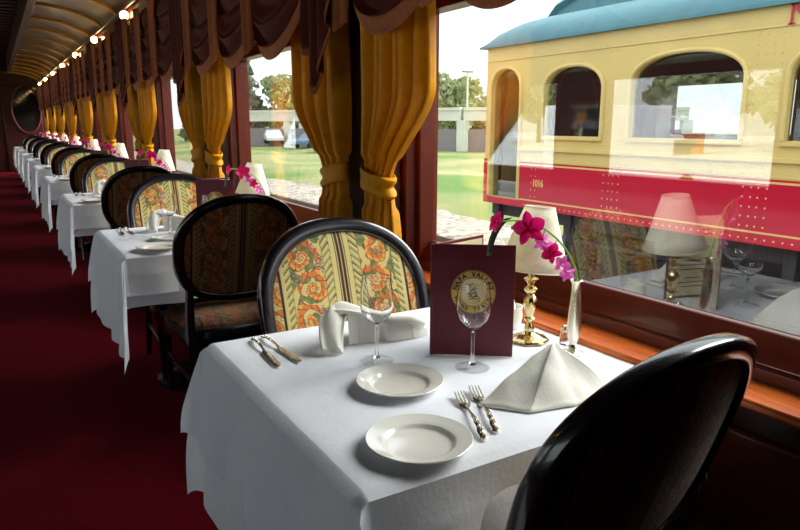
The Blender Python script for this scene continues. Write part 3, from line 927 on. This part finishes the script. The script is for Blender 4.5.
for k in range(9):
    yf = 1.95 + P * k
    nm = ['front window', 'second window', 'third window', 'fourth window', 'fifth window', 'sixth window', 'seventh window', 'eighth window', 'last window'][k]
    put(cur_far, k, 1.195, 2.235, 0, 'tied-back gold curtain at the far edge of the %s' % nm, 'tied-back curtains')
    if k < 8:
        nm2 = ['second window', 'third window', 'fourth window', 'fifth window', 'sixth window', 'seventh window', 'eighth window', 'last window'][k]
        put(cur_near, k, 1.195, 2.42, 0, 'tied-back gold curtain hanging in shade at the near edge of the %s' % nm2, 'tied-back curtains')

def make_swag(w=.62):
    t = thing('swag', '', 'valance swag')
    top = 2.20
    def f(u, v):
        s = sin(PI * u); s2 = max(0, s) ** .6
        drop = .34 + .225 * s2
        z = top - drop * v
        # curved folds follow the hem
        fold = .022 * sin(v * v * 2 * PI * 5.5) * s2 * (v > .02)
        x = -.020 - .055 * s2 * sin(v * PI * .55) - fold
        return (x, (u - .5) * w, z - .02 * s2 * sin(v * 2 * PI * 5.5))
    MB().grid(f, 36, 80).build('swag_cloth', M['swag_fabric'], t, solid=.002)
    def h(u, v):
        p = f(u, 1); s2 = max(0, sin(PI * u)) ** .6
        return (p[0] - .004 + .01 * v, p[1], p[2] - .045 * v - .012 * v * s2)
    MB().grid(h, 36, 5).build('hem', M['swag_trim'], t, solid=.003)
    # upright puffs at one end
    def g(u, v):
        z = top - (.55 + .03 * sin(u * PI)) * v; y = w / 2 + (u - .5) * .13 * (1 - .35 * v)
        return (-.055 - .035 * sin(u * PI) - .006 * sin(u * PI * 6), y, z)
    MB().grid(g, 24, 20).build('swag_tail', M['swag_trim'], t, solid=.002)
    return t
swag0 = make_swag()
def make_jabot():
    t = thing('jabot', '', 'valance tail')
    def f(u, v):
        L = .44 + .34 * (1 - abs(2 * u - 1)) ** .8 + .03 * sin(u * 2 * PI * 4)
        ph = u * 2 * PI * 4
        return (-.012 * sin(ph) * 1.6 - .09, (u - .5) * (.34 - .04 * v), 2.20 - L * v)
    MB().grid(f, 64, 24).build('jabot_cloth', M['swag_fabric'], t, solid=.002)
    MB().grid(lambda u, v: (f(u, 1)[0] - .003, f(u, 1)[1], f(u, 1)[2] + .022 - .03 * v), 64, 3).build('hem', M['swag_trim'], t, solid=.002)
    return t
jab0 = make_jabot()
WN = ['front window', 'second window', 'third window', 'fourth window', 'fifth window', 'sixth window', 'seventh window', 'eighth window', 'last window']
for k in range(9):
    for j, (yy, w3) in enumerate(((1.93, 'far'), (1.36, 'middle'), (.79, 'near'))):
        if k == 0 and j == 2: continue
        put(swag0, k, 1.165, yy, 0, 'dark russet swag with tan hem, the %s one over the %s' % (w3, WN[k]), 'valance swags')
    if k < 8:
        put(jab0, k, 1.165, 2.40, 0, 'pleated russet valance tail on the pillar beyond the %s' % WN[k], 'valance tails')

def make_bulb():
    t = thing('ceiling_bulb', '', 'light')
    MB().lathe([(0, 0), (.040, 0), (.042, .008), (.030, .016), (.018, .03), (0, .035)], 16, Matrix.Rotation(-PI / 2 - .0, 4, 'Y')).build('socket', M['fixture'], t)
    MB().sphere((-.060, 0, 0), .040, 20, 12).build('globe', M['bulb'], t)
    return t
bulb0 = make_bulb()
for k in range(-1, 7):
    yy = 6.95 + P * k
    j = k + 1
    put(bulb0, 0, 1.23, yy, 2.29, 'round glowing bulb on the cornice, %s along the row from the front' % ['first', 'second', 'third', 'fourth', 'fifth', 'sixth', 'seventh', 'eighth'][j], 'cornice bulbs')
for k in range(-1, 8):
    dup(bulb0, (LX + .1, 5.9 + P * k, 2.315), 'round glowing bulb on the cornice of the opposite wall', 'opposite cornice bulbs', PI)

# ---------------------------------------------------------------- outside: the parallel carriage
GZ = -1.32
TXP = 6.0
TE = 7.62            # far end of the parallel carriage
TN = -8.5
def arch_z(y, y0, y1, zs, zt, p=2.3):
    c = (y0 + y1) / 2; h = (y1 - y0) / 2
    q = min(1, abs(y - c) / h); return zs + (zt - zs) * (1 - q ** p) ** (1 / p)
WINS = [(6.90, 7.50, .30, 1.72, 2.02)]
WINS.append((5.50, 6.46, 1.15, 1.66, 1.97))
yy = 5.10
while yy - 1.30 > TN + .6:
    WINS.append((yy - 1.30, yy, 1.15, 1.70, 2.0)); yy -= 1.71
ZB, ZTOP = .22, 2.34
def carriage_wall(xf, xb):
    m = MB()
    ys = {TN, TE}
    for (a, b, *_r) in WINS:
        for i in range(25): ys.add(round((a + b) / 2 - (b - a) / 2 * cos(PI * i / 24), 5))
    ys = sorted(ys)
    def inwin(y0, y1):
        c = (y0 + y1) / 2
        for w in WINS:
            if w[0] < c < w[1]: return w
    for y0, y1 in zip(ys[:-1], ys[1:]):
        w = inwin(y0, y1)
        for x in (xf, xb):
            if not w:
                m.add([(x, y0, ZB), (x, y1, ZB), (x, y1, ZTOP), (x, y0, ZTOP)], [(0, 1, 2, 3)])
            else:
                m.add([(x, y0, ZB), (x, y1, ZB), (x, y1, w[2]), (x, y0, w[2])], [(0, 1, 2, 3)])
                a0, a1 = arch_z(y0, w[0], w[1], w[3], w[4]), arch_z(y1, w[0], w[1], w[3], w[4])
                m.add([(x, y0, a0), (x, y1, a1), (x, y1, ZTOP), (x, y0, ZTOP)], [(0, 1, 2, 3)])
        if w:
            a0, a1 = arch_z(y0, w[0], w[1], w[3], w[4]), arch_z(y1, w[0], w[1], w[3], w[4])
            m.add([(xf, y0, a0), (xf, y1, a1), (xb, y1, a1), (xb, y0, a0)], [(0, 1, 2, 3)])
            m.add([(xf, y0, w[2]), (xf, y1, w[2]), (xb, y1, w[2]), (xb, y0, w[2])], [(0, 1, 2, 3)])
    for w in WINS:
        for y in (w[0], w[1]): m.add([(xf, y, w[2]), (xf, y, w[3]), (xb, y, w[3]), (xb, y, w[2])], [(0, 1, 2, 3)])
    m.add([(xf, TE, ZB), (xb, TE, ZB), (xb, TE, ZTOP), (xf, TE, ZTOP)], [(0, 1, 2, 3)])
    return m
tr = thing('railway_carriage', 'cream and crimson railway carriage with teal roof on the next track', 'train carriage')
wall_o = carriage_wall(TXP, TXP + .09).build('side_wall', M['cream'], tr, smooth=False)
# crimson lower panel
red = MB()
def zone(m, y0, y1, x, z0, z1, t=.012): m.box(x - t, x + .002, y0, y1, z0, z1)
for a, b in ((TN, 6.86), (7.54, TE + .012)): zone(red, a, b, TXP, .20, .815)
zone(red, 6.86, 7.54, TXP, .20, .29)
red.build('crimson_panel', M['crimson'], tr, smooth=False)
st = MB(); zone(st, TN, 6.86, TXP - .012, .765, .785, .003); zone(st, TN, 6.86, TXP - .012, .30, .318, .003); zone(st, 7.54, TE, TXP - .012, .765, .785, .003)
zone(st, TN, 6.86, TXP - .012, .806, .815, .003)
st.build('gold_stripe', M['stripe'], tr, smooth=False)
bl = MB(); bl.box(TXP - .05, TXP, TN, 6.86, .955, .985).box(TXP - .03, TXP, TN, 6.86, .985, 1.0).box(TXP - .02, TXP, TN, 6.86, .815, .955)
bl.box(TXP - .012, TXP, TN, TE, 2.125, 2.14)
bl.build('belt_rail', M['cream'], tr, bevel=.004)
rv = MB()
def rivet(y, z, x=TXP - .001, r=.008): rv.add([(x, y - r, z - r), (x, y + r, z - r), (x, y + r, z + r), (x, y - r, z + r), (x - r * .8, y, z)], [(0, 1, 4), (1, 2, 4), (2, 3, 4), (3, 0, 4)])
q = 0
while TN + .05 + q * .085 < 6.84:
    y = TN + .05 + q * .085; q += 1
    rivet(y, .925, TXP - .02); rivet(y + .04, .855, TXP - .02); rivet(y, 2.10); rivet(y, 2.165)
    rivet(y, 2.30); rivet(y, .245, TXP - .012)
for w in WINS[1:]:
    for ye in (w[0] - .09, w[1] + .09, w[0] - .17, w[1] + .17):
        for i in range(13): rivet(ye, 1.06 + i * .085)
        for i in range(5): rivet(ye, .36 + i * .09, TXP - .012)
rv.build('rivets', M['cream'], tr, smooth=False)
# window frames, panes, curtains
for i, w in enumerate(WINS):
    c = (w[0] + w[1]) / 2; h = (w[1] - w[0]) / 2
    pts = [(TXP - .012, w[0] - .012, w[2] - .0)] + [(TXP - .012, c - (h + .012) * cos(PI * j / 28), arch_z(c - h * cos(PI * j / 28), w[0], w[1], w[3], w[4]) + .012) for j in range(29)] + [(TXP - .012, w[1] + .012, w[2])]
    fm = MB().tube(pts, .024, 8)
    if i: fm.box(TXP - .03, TXP + .02, w[0] - .03, w[1] + .03, w[2] - .045, w[2] - .008)
    fr_ = fm.build('window_frame', M['cream'], tr)
    gp = [(TXP + .06, w[0] - .01, w[2] - .01), (TXP + .06, w[1] + .01, w[2] - .01)] + [(TXP + .06, c + h * 1.01 * cos(PI * j / 20), arch_z(c + h * cos(PI * j / 20), w[0], w[1], w[3], w[4]) + .01) for j in range(21)]
    MB().add(gp, [tuple(range(len(gp)))]).build('pane', M['car_glass'], fr_, smooth=False)
    for s in (-1, 1):
        ye = c + s * h
        if i == 0 and s < 0: continue
        def cf(u, v):
            z = w[4] - (w[4] - w[2] + .1) * v
            wd = (.22 if i else .16) * (1 - .75 * max(0, v - .05) ** .8) * (1.0 if s < 0 else .9) * (2.0 if (i == 1 and s < 0) else 1)
            return (TXP + .16 + .02 * sin(u * 26), ye - s * u * wd + s * .03, z)
        MB().grid(cf, 30, 10).build('window_curtain', M['maroon'], fr_, solid=.004)
# inner box of the carriage
MB().box(TXP + .3, TXP + 2.9, TN, TE - .05, .1, .2).box(TXP + 2.8, TXP + 2.9, TN, TE - .05, .2, 1.15).box(TXP + 2.8, TXP + 2.9, TN, TE - .05, 1.85, 2.3).box(TXP + .1, TXP + 2.9, TN, TE - .05, 2.25, 2.3).box(TXP + .1, TXP + 2.9, 6.7, 6.75, .2, 2.3).box(TXP + .1, TXP + 2.9, TN, TN + .05, .2, 2.3).build('interior_shell', M['interior_dark'], tr, smooth=False)
fs = MB()
for w in WINS[1:]: fs.box(TXP + 2.8, TXP + 2.9, w[0] - .45, w[0], 1.1, 1.9)
fs.build('far_side_pillars', M['interior_dark'], tr, smooth=False)
MB().box(TXP + .09, TXP + 2.9, TE - .12, TE - .02, .2, ZTOP).build('end_wall', M['cream'], tr, smooth=False)
# roof: lower deck, clerestory
def endq(v):
    y = TN + v * (TE + .12 - TN); e = max(0, 1 - (TE + .12 - y) / .75); return y, math.sqrt(max(0, 1 - e * e))
def roof1(u, v):
    y, q = endq(v); a = u * PI / 2
    x = TXP - .07 + 1.0 * (1 - cos(a)) ; z = ZTOP - .01 + .40 * sin(a) * q
    return (x, y, z)
rf = MB().grid(roof1, 14, 60)
rf.grid(lambda u, v: (TXP + 3.0 + .07 - (roof1(u, v)[0] - TXP), roof1(u, v)[1], roof1(u, v)[2]), 14, 60)
rf.box(TXP - .07, TXP + 3.07, TN, TE + .1, ZTOP - .035, ZTOP - .005)
rf.build('lower_roof', M['teal'], tr)
def endr(v):
    y = TN + v * (TE - .25 - TN); e = max(0, 1 - (TE - .25 - y) / 1.1); return y, math.sqrt(max(0, 1 - e * e))
def roof2(u, v):
    y, q = endr(v)
    if u < .2: return (TXP + .80, y, ZTOP + .30 + .34 * (u / .2) * q - .1 * (1 - q))
    a = (u - .2) / .8 * PI
    return (TXP + .80 - .07 + 1.47 * (1 - cos(a)) / 2 * 1.0, y, ZTOP + .64 * q + .30 * (1 - q) + .2 * sin(a) * q)
MB().grid(roof2, 40, 60).build('clerestory_roof', M['teal'], tr)
# lettering
def serif_N(y_left, z0, h):
    # seen from -x: +y is to the left, so build towards -y
    m = MB(); t = .004; W = h * 1.2
    def blk(a0, a1, b0, b1):
        m.box(TXP - .016 - t, TXP - .0121, y_left - a1 * W, y_left - a0 * W, z0 + b0 * h, z0 + b1 * h)
    blk(.10, .19, .0, 1); blk(.80, .89, .0, 1); blk(0, .30, 0, .07); blk(.0, .22, .93, 1); blk(.68, 1.0, .93, 1)
    v = [(x, y_left - a * W, z0 + b * h) for x in (TXP - .02, TXP - .0121) for a, b in ((.06, 1), (.26, 1), (.89, 0), (.76, 0))]
    m.add(v, [(0, 1, 2, 3), (4, 5, 6, 7), (0, 1, 5, 4), (1, 2, 6, 5), (2, 3, 7, 6), (3, 0, 4, 7)])
    return m
nb_ = serif_N(3.46, 2.135, .175)
nb_.build('lettering', M['crimson'], tr, smooth=False)
mt = Matrix.Translation((TXP - .0135, 6.50, .50)) @ Matrix.Rotation(-PI / 2, 4, 'Z') @ Matrix.Rotation(PI / 2, 4, 'X') @ Matrix.Scale(.82, 4, (1, 0, 0))
join_mesh('carriage_number', [text_mesh('1016', .125, None, None, mt, .001)], M['stripe'], tr)
# underframe, trucks and wheels
uf = MB().box(TXP + .15, TXP + 2.85, TN, TE, .02, .2).box(TXP + 1.15, TXP + 1.85, TN, TE - .5, -1.02, .02).box(TXP + .4, TXP + 2.6, 1.2, 4.2, -.62, .02).box(TXP + .3, TXP + 2.7, -3.2, -.5, -.55, .02)
for i in range(12): uf.box(TXP + .1, TXP + .2, TN + .5 + i * 1.4, TN + .62 + i * 1.4, -.12, .2)
uf.tube([(TXP + .2, TN, -.15), (TXP + .2, TE - .4, -.15)], .03, 8)
uf.build('underframe', M['iron'], tr, bevel=.01)
for yc in (5.7, -6.2):
    b = MB().box(TXP + .55, TXP + .68, yc - 1.2, yc + 1.2, -.80, -.62).box(TXP + 2.3, TXP + 2.45, yc - 1.2, yc + 1.2, -.80, -.62).box(TXP + .5, TXP + 2.5, yc - .2, yc + .2, -.7, -.1)
    for dy in (-.35, .35): b.tube([(TXP + .55, yc + dy + .10 * sin(i * 2.1), -.65 + i * .022) for i in range(24)], .02, 6)
    tk = b.build('truck_frame', M['iron'], tr, bevel=.01)
    for dy in (-.85, .85):
        for xx in (TXP + .72, TXP + 2.16):
            MB().lathe([(0, 0), (.10, 0), (.10, .05), (.36, .03), (.40, 0), (.46, 0), (.46, .12), (0, .12)], 32, Matrix.Translation((xx, yc + dy, GZ + .62)) @ Matrix.Rotation(PI / 2, 4, 'Y')).build('wheel', M['iron'], tk)

# ---------------------------------------------------------------- ground, tracks
def sheet(name, x0, x1, y0, y1, z, m, nx=40, ny=60, amp=0, seed=0, zf=None):
    def f(u, v):
        x = x0 + (x1 - x0) * u; y = y0 + (y1 - y0) * v
        return (x, y, z + (zf(x, y) if zf else 0) + amp * noise.noise(Vector((x * .8, y * .8, seed))))
    return struct(MB().grid(f, nx, ny).build(name, m))
sheet('ground_ballast', -3, 13.6, -30, 110, GZ, M['gravel'], 60, 400, .05, 1)
def gz(x, y):
    e = .05 * math.sin(x * .5) + .22 * noise.noise(Vector((x * .15, y * .12, 4)))
    return (e + .25) * min(1, max(0, (x - 11) / 3)) - .12 * (x < 11.5)
sheet('ground_grass', 10.8, 160, -60, 300, GZ, M['grass'], 120, 160, .03, 2, gz)
sheet('ground_platform', -120, -3.0, -80, 160, GZ + .3, M['platform'], 4, 4)
for tx in (TXP + .78, TXP + 2.22, -1.0, .45):
    tag(MB().box(tx - .035, tx + .035, -25, 90, GZ + .06, GZ + .2).box(tx - .07, tx + .07, -25, 90, GZ + .05, GZ + .075).build('rail', M['steel'], bevel=0),
        {TXP + .78: 'near steel rail under the crimson carriage', TXP + 2.22: 'far steel rail under the crimson carriage', -1.0: 'steel rail under the aisle side of this carriage', .45: 'steel rail under the table side of this carriage'}[tx], 'rail')
ti = MB()
for i in range(150): ti.box(TXP + .2, TXP + 2.8, -20 + i * .62, -19.78 + i * .62, GZ - .1, GZ + .06)
o = ti.build('track_ties', M['tie'], smooth=False); tag(o, 'weathered wooden ties of the neighbouring track', 'track ties', kind='stuff')

# ---------------------------------------------------------------- distance: viaduct, parked cars, trees, pole
def wall_run(name, pts, z0, z1, th, m, label, cat):
    t = thing(name, label, cat)
    for (a, b) in zip(pts[:-1], pts[1:]):
        a = Vector(a); b = Vector(b); d = (b - a).normalized(); n = Vector((-d.y, d.x)) * th
        w = MB()
        def seg(p, q, za, zb, off=1.0):
            v = [(r.x + s * n.x * off, r.y + s * n.y * off, z) for z in (za, zb) for r in (p, q) for s in (-1, 1)]
            w.add(v, [(0, 1, 3, 2), (4, 6, 7, 5), (0, 2, 6, 4), (1, 5, 7, 3), (0, 4, 5, 1), (2, 3, 7, 6)])
        seg(a, b, z1 - 1.15, z1 - .25)
        seg(a, b, z1 - .25, z1, 1.25)
        w.build('parapet', m, t, smooth=False)
        L = (b - a).length; k = int(L // 6)
        for i in range(k + 1):
            p = a + d * (L * i / max(1, k)); w = MB(); seg(p - d * .45, p + d * .45, z0, z1 - 1.1, .8); w.build('pier', m, t, smooth=False)
        w = MB(); seg(a, b, z0, z1 - 1.9, .3); w.build('abutment', M['grey_roof'], t, smooth=False)
    return t
wall_run('viaduct', [(52, 38), (36, 49), (24, 74)], GZ - .2, 2.7, .5, M['concrete'], 'pale concrete road bridge on square piers beyond the grass', 'bridge')
def make_vehicle(name, label, loc, rz, m, L=4.4, H=1.45, box=False, cat='car'):
    t = thing(name, label, cat, loc, rz)
    W = .88
    if box:
        secs = [(-.5, 1.3), (-.36, 1.35), (-.30, 2.3), (-.22, 2.35)]
        prof = [(-L / 2, .35), (-L / 2, .95), (-L / 2 + .1, 1.15), (-L / 2 + .9, 1.25), (-L / 2 + 1.35, 1.95), (-L / 2 + 1.9, 2.0), (-L / 2 + 1.9, H), (L / 2, H), (L / 2, .45)]
    else:
        prof = [(-L / 2, .35), (-L / 2, .65), (-L / 2 + .15, .78), (-L * .22, .92), (-L * .08, H - .06), (L * .04, H), (L * .22, H - .05), (L * .36, 1.0), (L / 2 - .05, .92), (L / 2, .6), (L / 2, .35)]
    n = len(prof); b = MB()
    v = [(x, s * (W - (.16 if z > 1.05 and not box else 0)), z) for s in (-1, 1) for x, z in prof]
    b.add(v, [tuple(range(n)), tuple(range(n, 2 * n))] + [(i, (i + 1) % n, n + (i + 1) % n, n + i) for i in range(n)])
    b.build('body', m, t, smooth=False, bevel=.05)
    g = MB()
    if box: g.box(-L / 2 + 1.0, -L / 2 + 1.75, -W - .01, W + .01, 1.3, 1.8)
    else: g.box(-L * .10, L * .24, -W + .13, W - .13, 1.0, H - .12)
    g.build('side_windows', M['dark_glass'], t, bevel=.02)
    for x in (-L * .3, L * .3):
        for s in (-1, 1):
            MB().lathe([(0, -.1), (.2, -.1), (.33, -.1), (.33, .1), (.2, .1), (0, .1)], 20, Matrix.Translation((x, s * (W - .08), .33)) @ Matrix.Rotation(PI / 2, 4, 'X')).build('wheel', M['tyre'], t)
    return t
make_vehicle('car', 'white parked car beyond the grass, left of the blue one', (25.5, 68.5, GZ + .55), 1.3, M['carpaint_w'])
make_vehicle('car', 'blue-grey parked car beyond the grass beside the white one', (27.0, 62.0, GZ + .3), .5, M['carpaint_b'])
make_vehicle('car', 'dark parked car beyond the grass, right of the blue one', (25.5, 55, GZ + .3), .9, M['carpaint_d'])

def tree(name, label, loc, h, r, kind, seed, group):
    rnd = random.Random(seed)
    t = thing(name, label, 'tree', loc, 0, group)
    MB().tube([(0, 0, -.5), (.1, 0, h * .3), (0, .1, h * .6), (0, 0, h * .92)], [.05 * h * .5, .035 * h * .5, .02 * h * .5, .05], 8).build('trunk', M['bark'], t)
    m = MB()
    if kind == 'bare':
        for i in range(90):
            a = rnd.uniform(0, 2 * PI); z0 = rnd.uniform(.2, .75) * h; L = r * rnd.uniform(.5, 1.1)
            p = [Vector((0, 0, z0))]
            d = Vector((cos(a), sin(a), rnd.uniform(.5, 1.3))).normalized()
            for s in range(4):
                p.append(p[-1] + d * L / 4); d = (d + Vector((rnd.uniform(-.4, .4), rnd.uniform(-.4, .4), rnd.uniform(-.1, .3)))).normalized()
            m.tube(p, [.07, .05, .035, .02, .01], 4)
            for s in range(8):
                q = p[rnd.randint(1, 4)]; e = q + Vector((rnd.uniform(-1, 1), rnd.uniform(-1, 1), rnd.uniform(0, 1))) * L * .3
                m.tube([q, e], [.025, .006], 3)
        m.build('branches', M['bare'], t)
        return t
    blobs = []
    if kind == 'round':
        for i in range(26):
            a = rnd.uniform(0, 2 * PI); q = rnd.uniform(0, 1) ** .6; z = rnd.uniform(.35, .95)
            rr = r * q * math.sqrt(max(.05, 1 - ((z - .62) / .38) ** 2)); blobs.append((rr * cos(a), rr * sin(a), z * h, r * rnd.uniform(.22, .4)))
    else:
        for i in range(60):
            z = rnd.uniform(.1, 1); a = rnd.uniform(0, 2 * PI); rr = r * (1.02 - z) * rnd.uniform(.3, 1.0)
            blobs.append((rr * cos(a), rr * sin(a), z * h, r * .16 + r * .16 * (1 - z)))
    for (bx, by, bz, br) in blobs:
        for j in range(70 if kind == 'round' else 40):
            d = Vector((rnd.gauss(0, 1), rnd.gauss(0, 1), rnd.gauss(0, .8))).normalized() * br * rnd.uniform(.6, 1.05)
            c = Vector((bx, by, bz)) + d; s = .05 * r + .06
            e1 = Vector((rnd.uniform(-1, 1), rnd.uniform(-1, 1), rnd.uniform(-1, 1))) * s * 1.6; e2 = Vector((rnd.uniform(-1, 1), rnd.uniform(-1, 1), rnd.uniform(-1, 1))) * s * 1.6
            m.add([c - e1, c + e2, c + e1, c - e2], [(0, 1, 2, 3)])
    m.build('crown', M['conifer' if kind == 'conifer' else 'foliage'], t, smooth=False, weld=False)
    return t
TR = [  # direction pixel-free world positions
    ('conifer_tree', 'tall dark conifer on the left beyond the parked cars', (30, 92), 15.5, 3.4, 'conifer'),
    ('conifer_tree', 'shorter conifer just left of the tall one', (23, 88), 11.5, 2.8, 'conifer'),
    ('leafy_tree', 'bushy haze-pale green tree right of the conifers', (36.5, 92), 9.0, 4.5, 'round'),
    ('leafy_tree', 'round green tree behind the dark parked car', (47, 88), 8.0, 4.5, 'round'),
    ('leafy_tree', 'low spreading tree at the right of the tree line in the second window', (57, 80), 9.0, 5, 'round'),
    ('bare_tree', 'tall bare tree beyond the bridge', (70, 104), 13, 4.5, 'bare'),
    ('bare_tree', 'lower bare tree next to the cream carriage end', (84, 104), 10, 4.5, 'bare'),
    ('leafy_tree', 'hazy tree above the bridge parapet', (62, 96), 7.5, 6, 'round'),
    ('leafy_tree', 'hazy tree above the bridge near the carriage end', (74, 92), 7.0, 6, 'round'),
    ('bare_tree', 'bare tree rising between the conifers and the leafy trees', (33, 106), 12.5, 4, 'bare'),
]
for i, (nm, lb, p, h, r, kd) in enumerate(TR):
    tree(nm, lb, (p[0], p[1], GZ), h, r, kd, i + 5, 'distant trees')
def shrub(name, label, loc, h, r, seed):
    rnd = random.Random(seed); m = MB()
    for j in range(900):
        d = Vector((rnd.gauss(0, 1), rnd.gauss(0, 1), rnd.gauss(0, 1))).normalized() * rnd.uniform(.4, 1)
        c = Vector((d.x * r, d.y * r, h * .5 + d.z * h * .5))
        e1 = Vector((rnd.uniform(-1, 1), rnd.uniform(-1, 1), rnd.uniform(-1, 1))) * .09; e2 = Vector((rnd.uniform(-1, 1), rnd.uniform(-1, 1), rnd.uniform(-1, 1))) * .09
        m.add([c - e1, c + e2, c + e1, c - e2], [(0, 1, 2, 3)])
    o = m.build(name, M['conifer'], smooth=False, weld=False); o.location = loc
    return tag(o, label, 'shrub')
shrub('shrub', 'green shrub on the grass in front of the bridge', (20.6, 32.0, GZ), 1.7, .95, 3)
pole = thing('lamp_post', 'thin lamp post standing beyond the bridge', 'lamp post', (52, 70, GZ))
MB().tube([(0, 0, 0), (0, 0, 9.0)], [.16, .1], 8).build('pole', M['concrete'], pole)
MB().box(-.8, .8, -.2, .2, 8.9, 9.1).build('lamp_head', M['grey_roof'], pole, bevel=.03)
bdg = thing('warehouse', 'long low pale building far beyond the parked cars', 'building', (62, 128, GZ), -.6)
MB().box(-26, 26, -4, 4, 0, 4.2).build('walls', M['concrete'], bdg, smooth=False)
MB().box(-26.5, 26.5, -4.5, 4.5, 4.2, 4.6).build('roof', M['grey_roof'], bdg, smooth=False)
bw = MB()
for i in range(14): bw.box(-24 + i * 3.6, -22 + i * 3.6, -4.06, -3.98, 1.2, 2.8)
bw.build('windows', M['dark_glass'], bdg, smooth=False)

# ---- what lies on the platform side (seen only mirrored in the panes)
hs = thing('station_house', 'orange station house with grey roof mirrored in the carriage windows', 'building', (-42, 36, GZ + .3), .5)
MB().box(-7, 7, -4, 4, 0, 3.4).build('walls', M['orange_wall'], hs, smooth=False)
MB().add([(-8, -5, 3.3), (8, -5, 3.3), (8, 5, 3.3), (-8, 5, 3.3), (-8, 0, 5.6), (8, 0, 5.6)], [(0, 1, 5, 4), (2, 3, 4, 5), (0, 4, 3), (1, 2, 5), (0, 3, 2, 1)]).build('roof', M['grey_roof'], hs, smooth=False)
hs.scale = (.5, .5, .5)
hw = MB()
for i in range(5): hw.box(-5.6 + i * 2.5, -4.4 + i * 2.5, -4.05, 4.05, 1.0, 2.4)
hw.box(6.9, 7.05, -2, -.8, 1, 2.4).box(6.9, 7.05, .8, 2, 1, 2.4)
hw.build('windows', M['dark_glass'], hs, smooth=False)
make_vehicle('delivery_truck', 'white box truck mirrored in the carriage windows', (-15.5, 15.5, GZ + .3), .2, M['carpaint_w'], 5.6, 2.9, True, 'truck')
for i, (x, y, h, r) in enumerate(((-60, 44, 12, 6), (-58, 30, 11, 6), (-56, 64, 12, 6))):
    tree('leafy_tree', ['tree behind the station house', 'tree left behind the station house', 'tree right behind the station house'][i], (x, y, GZ), h, r, 'round', 40 + i, 'platform trees')
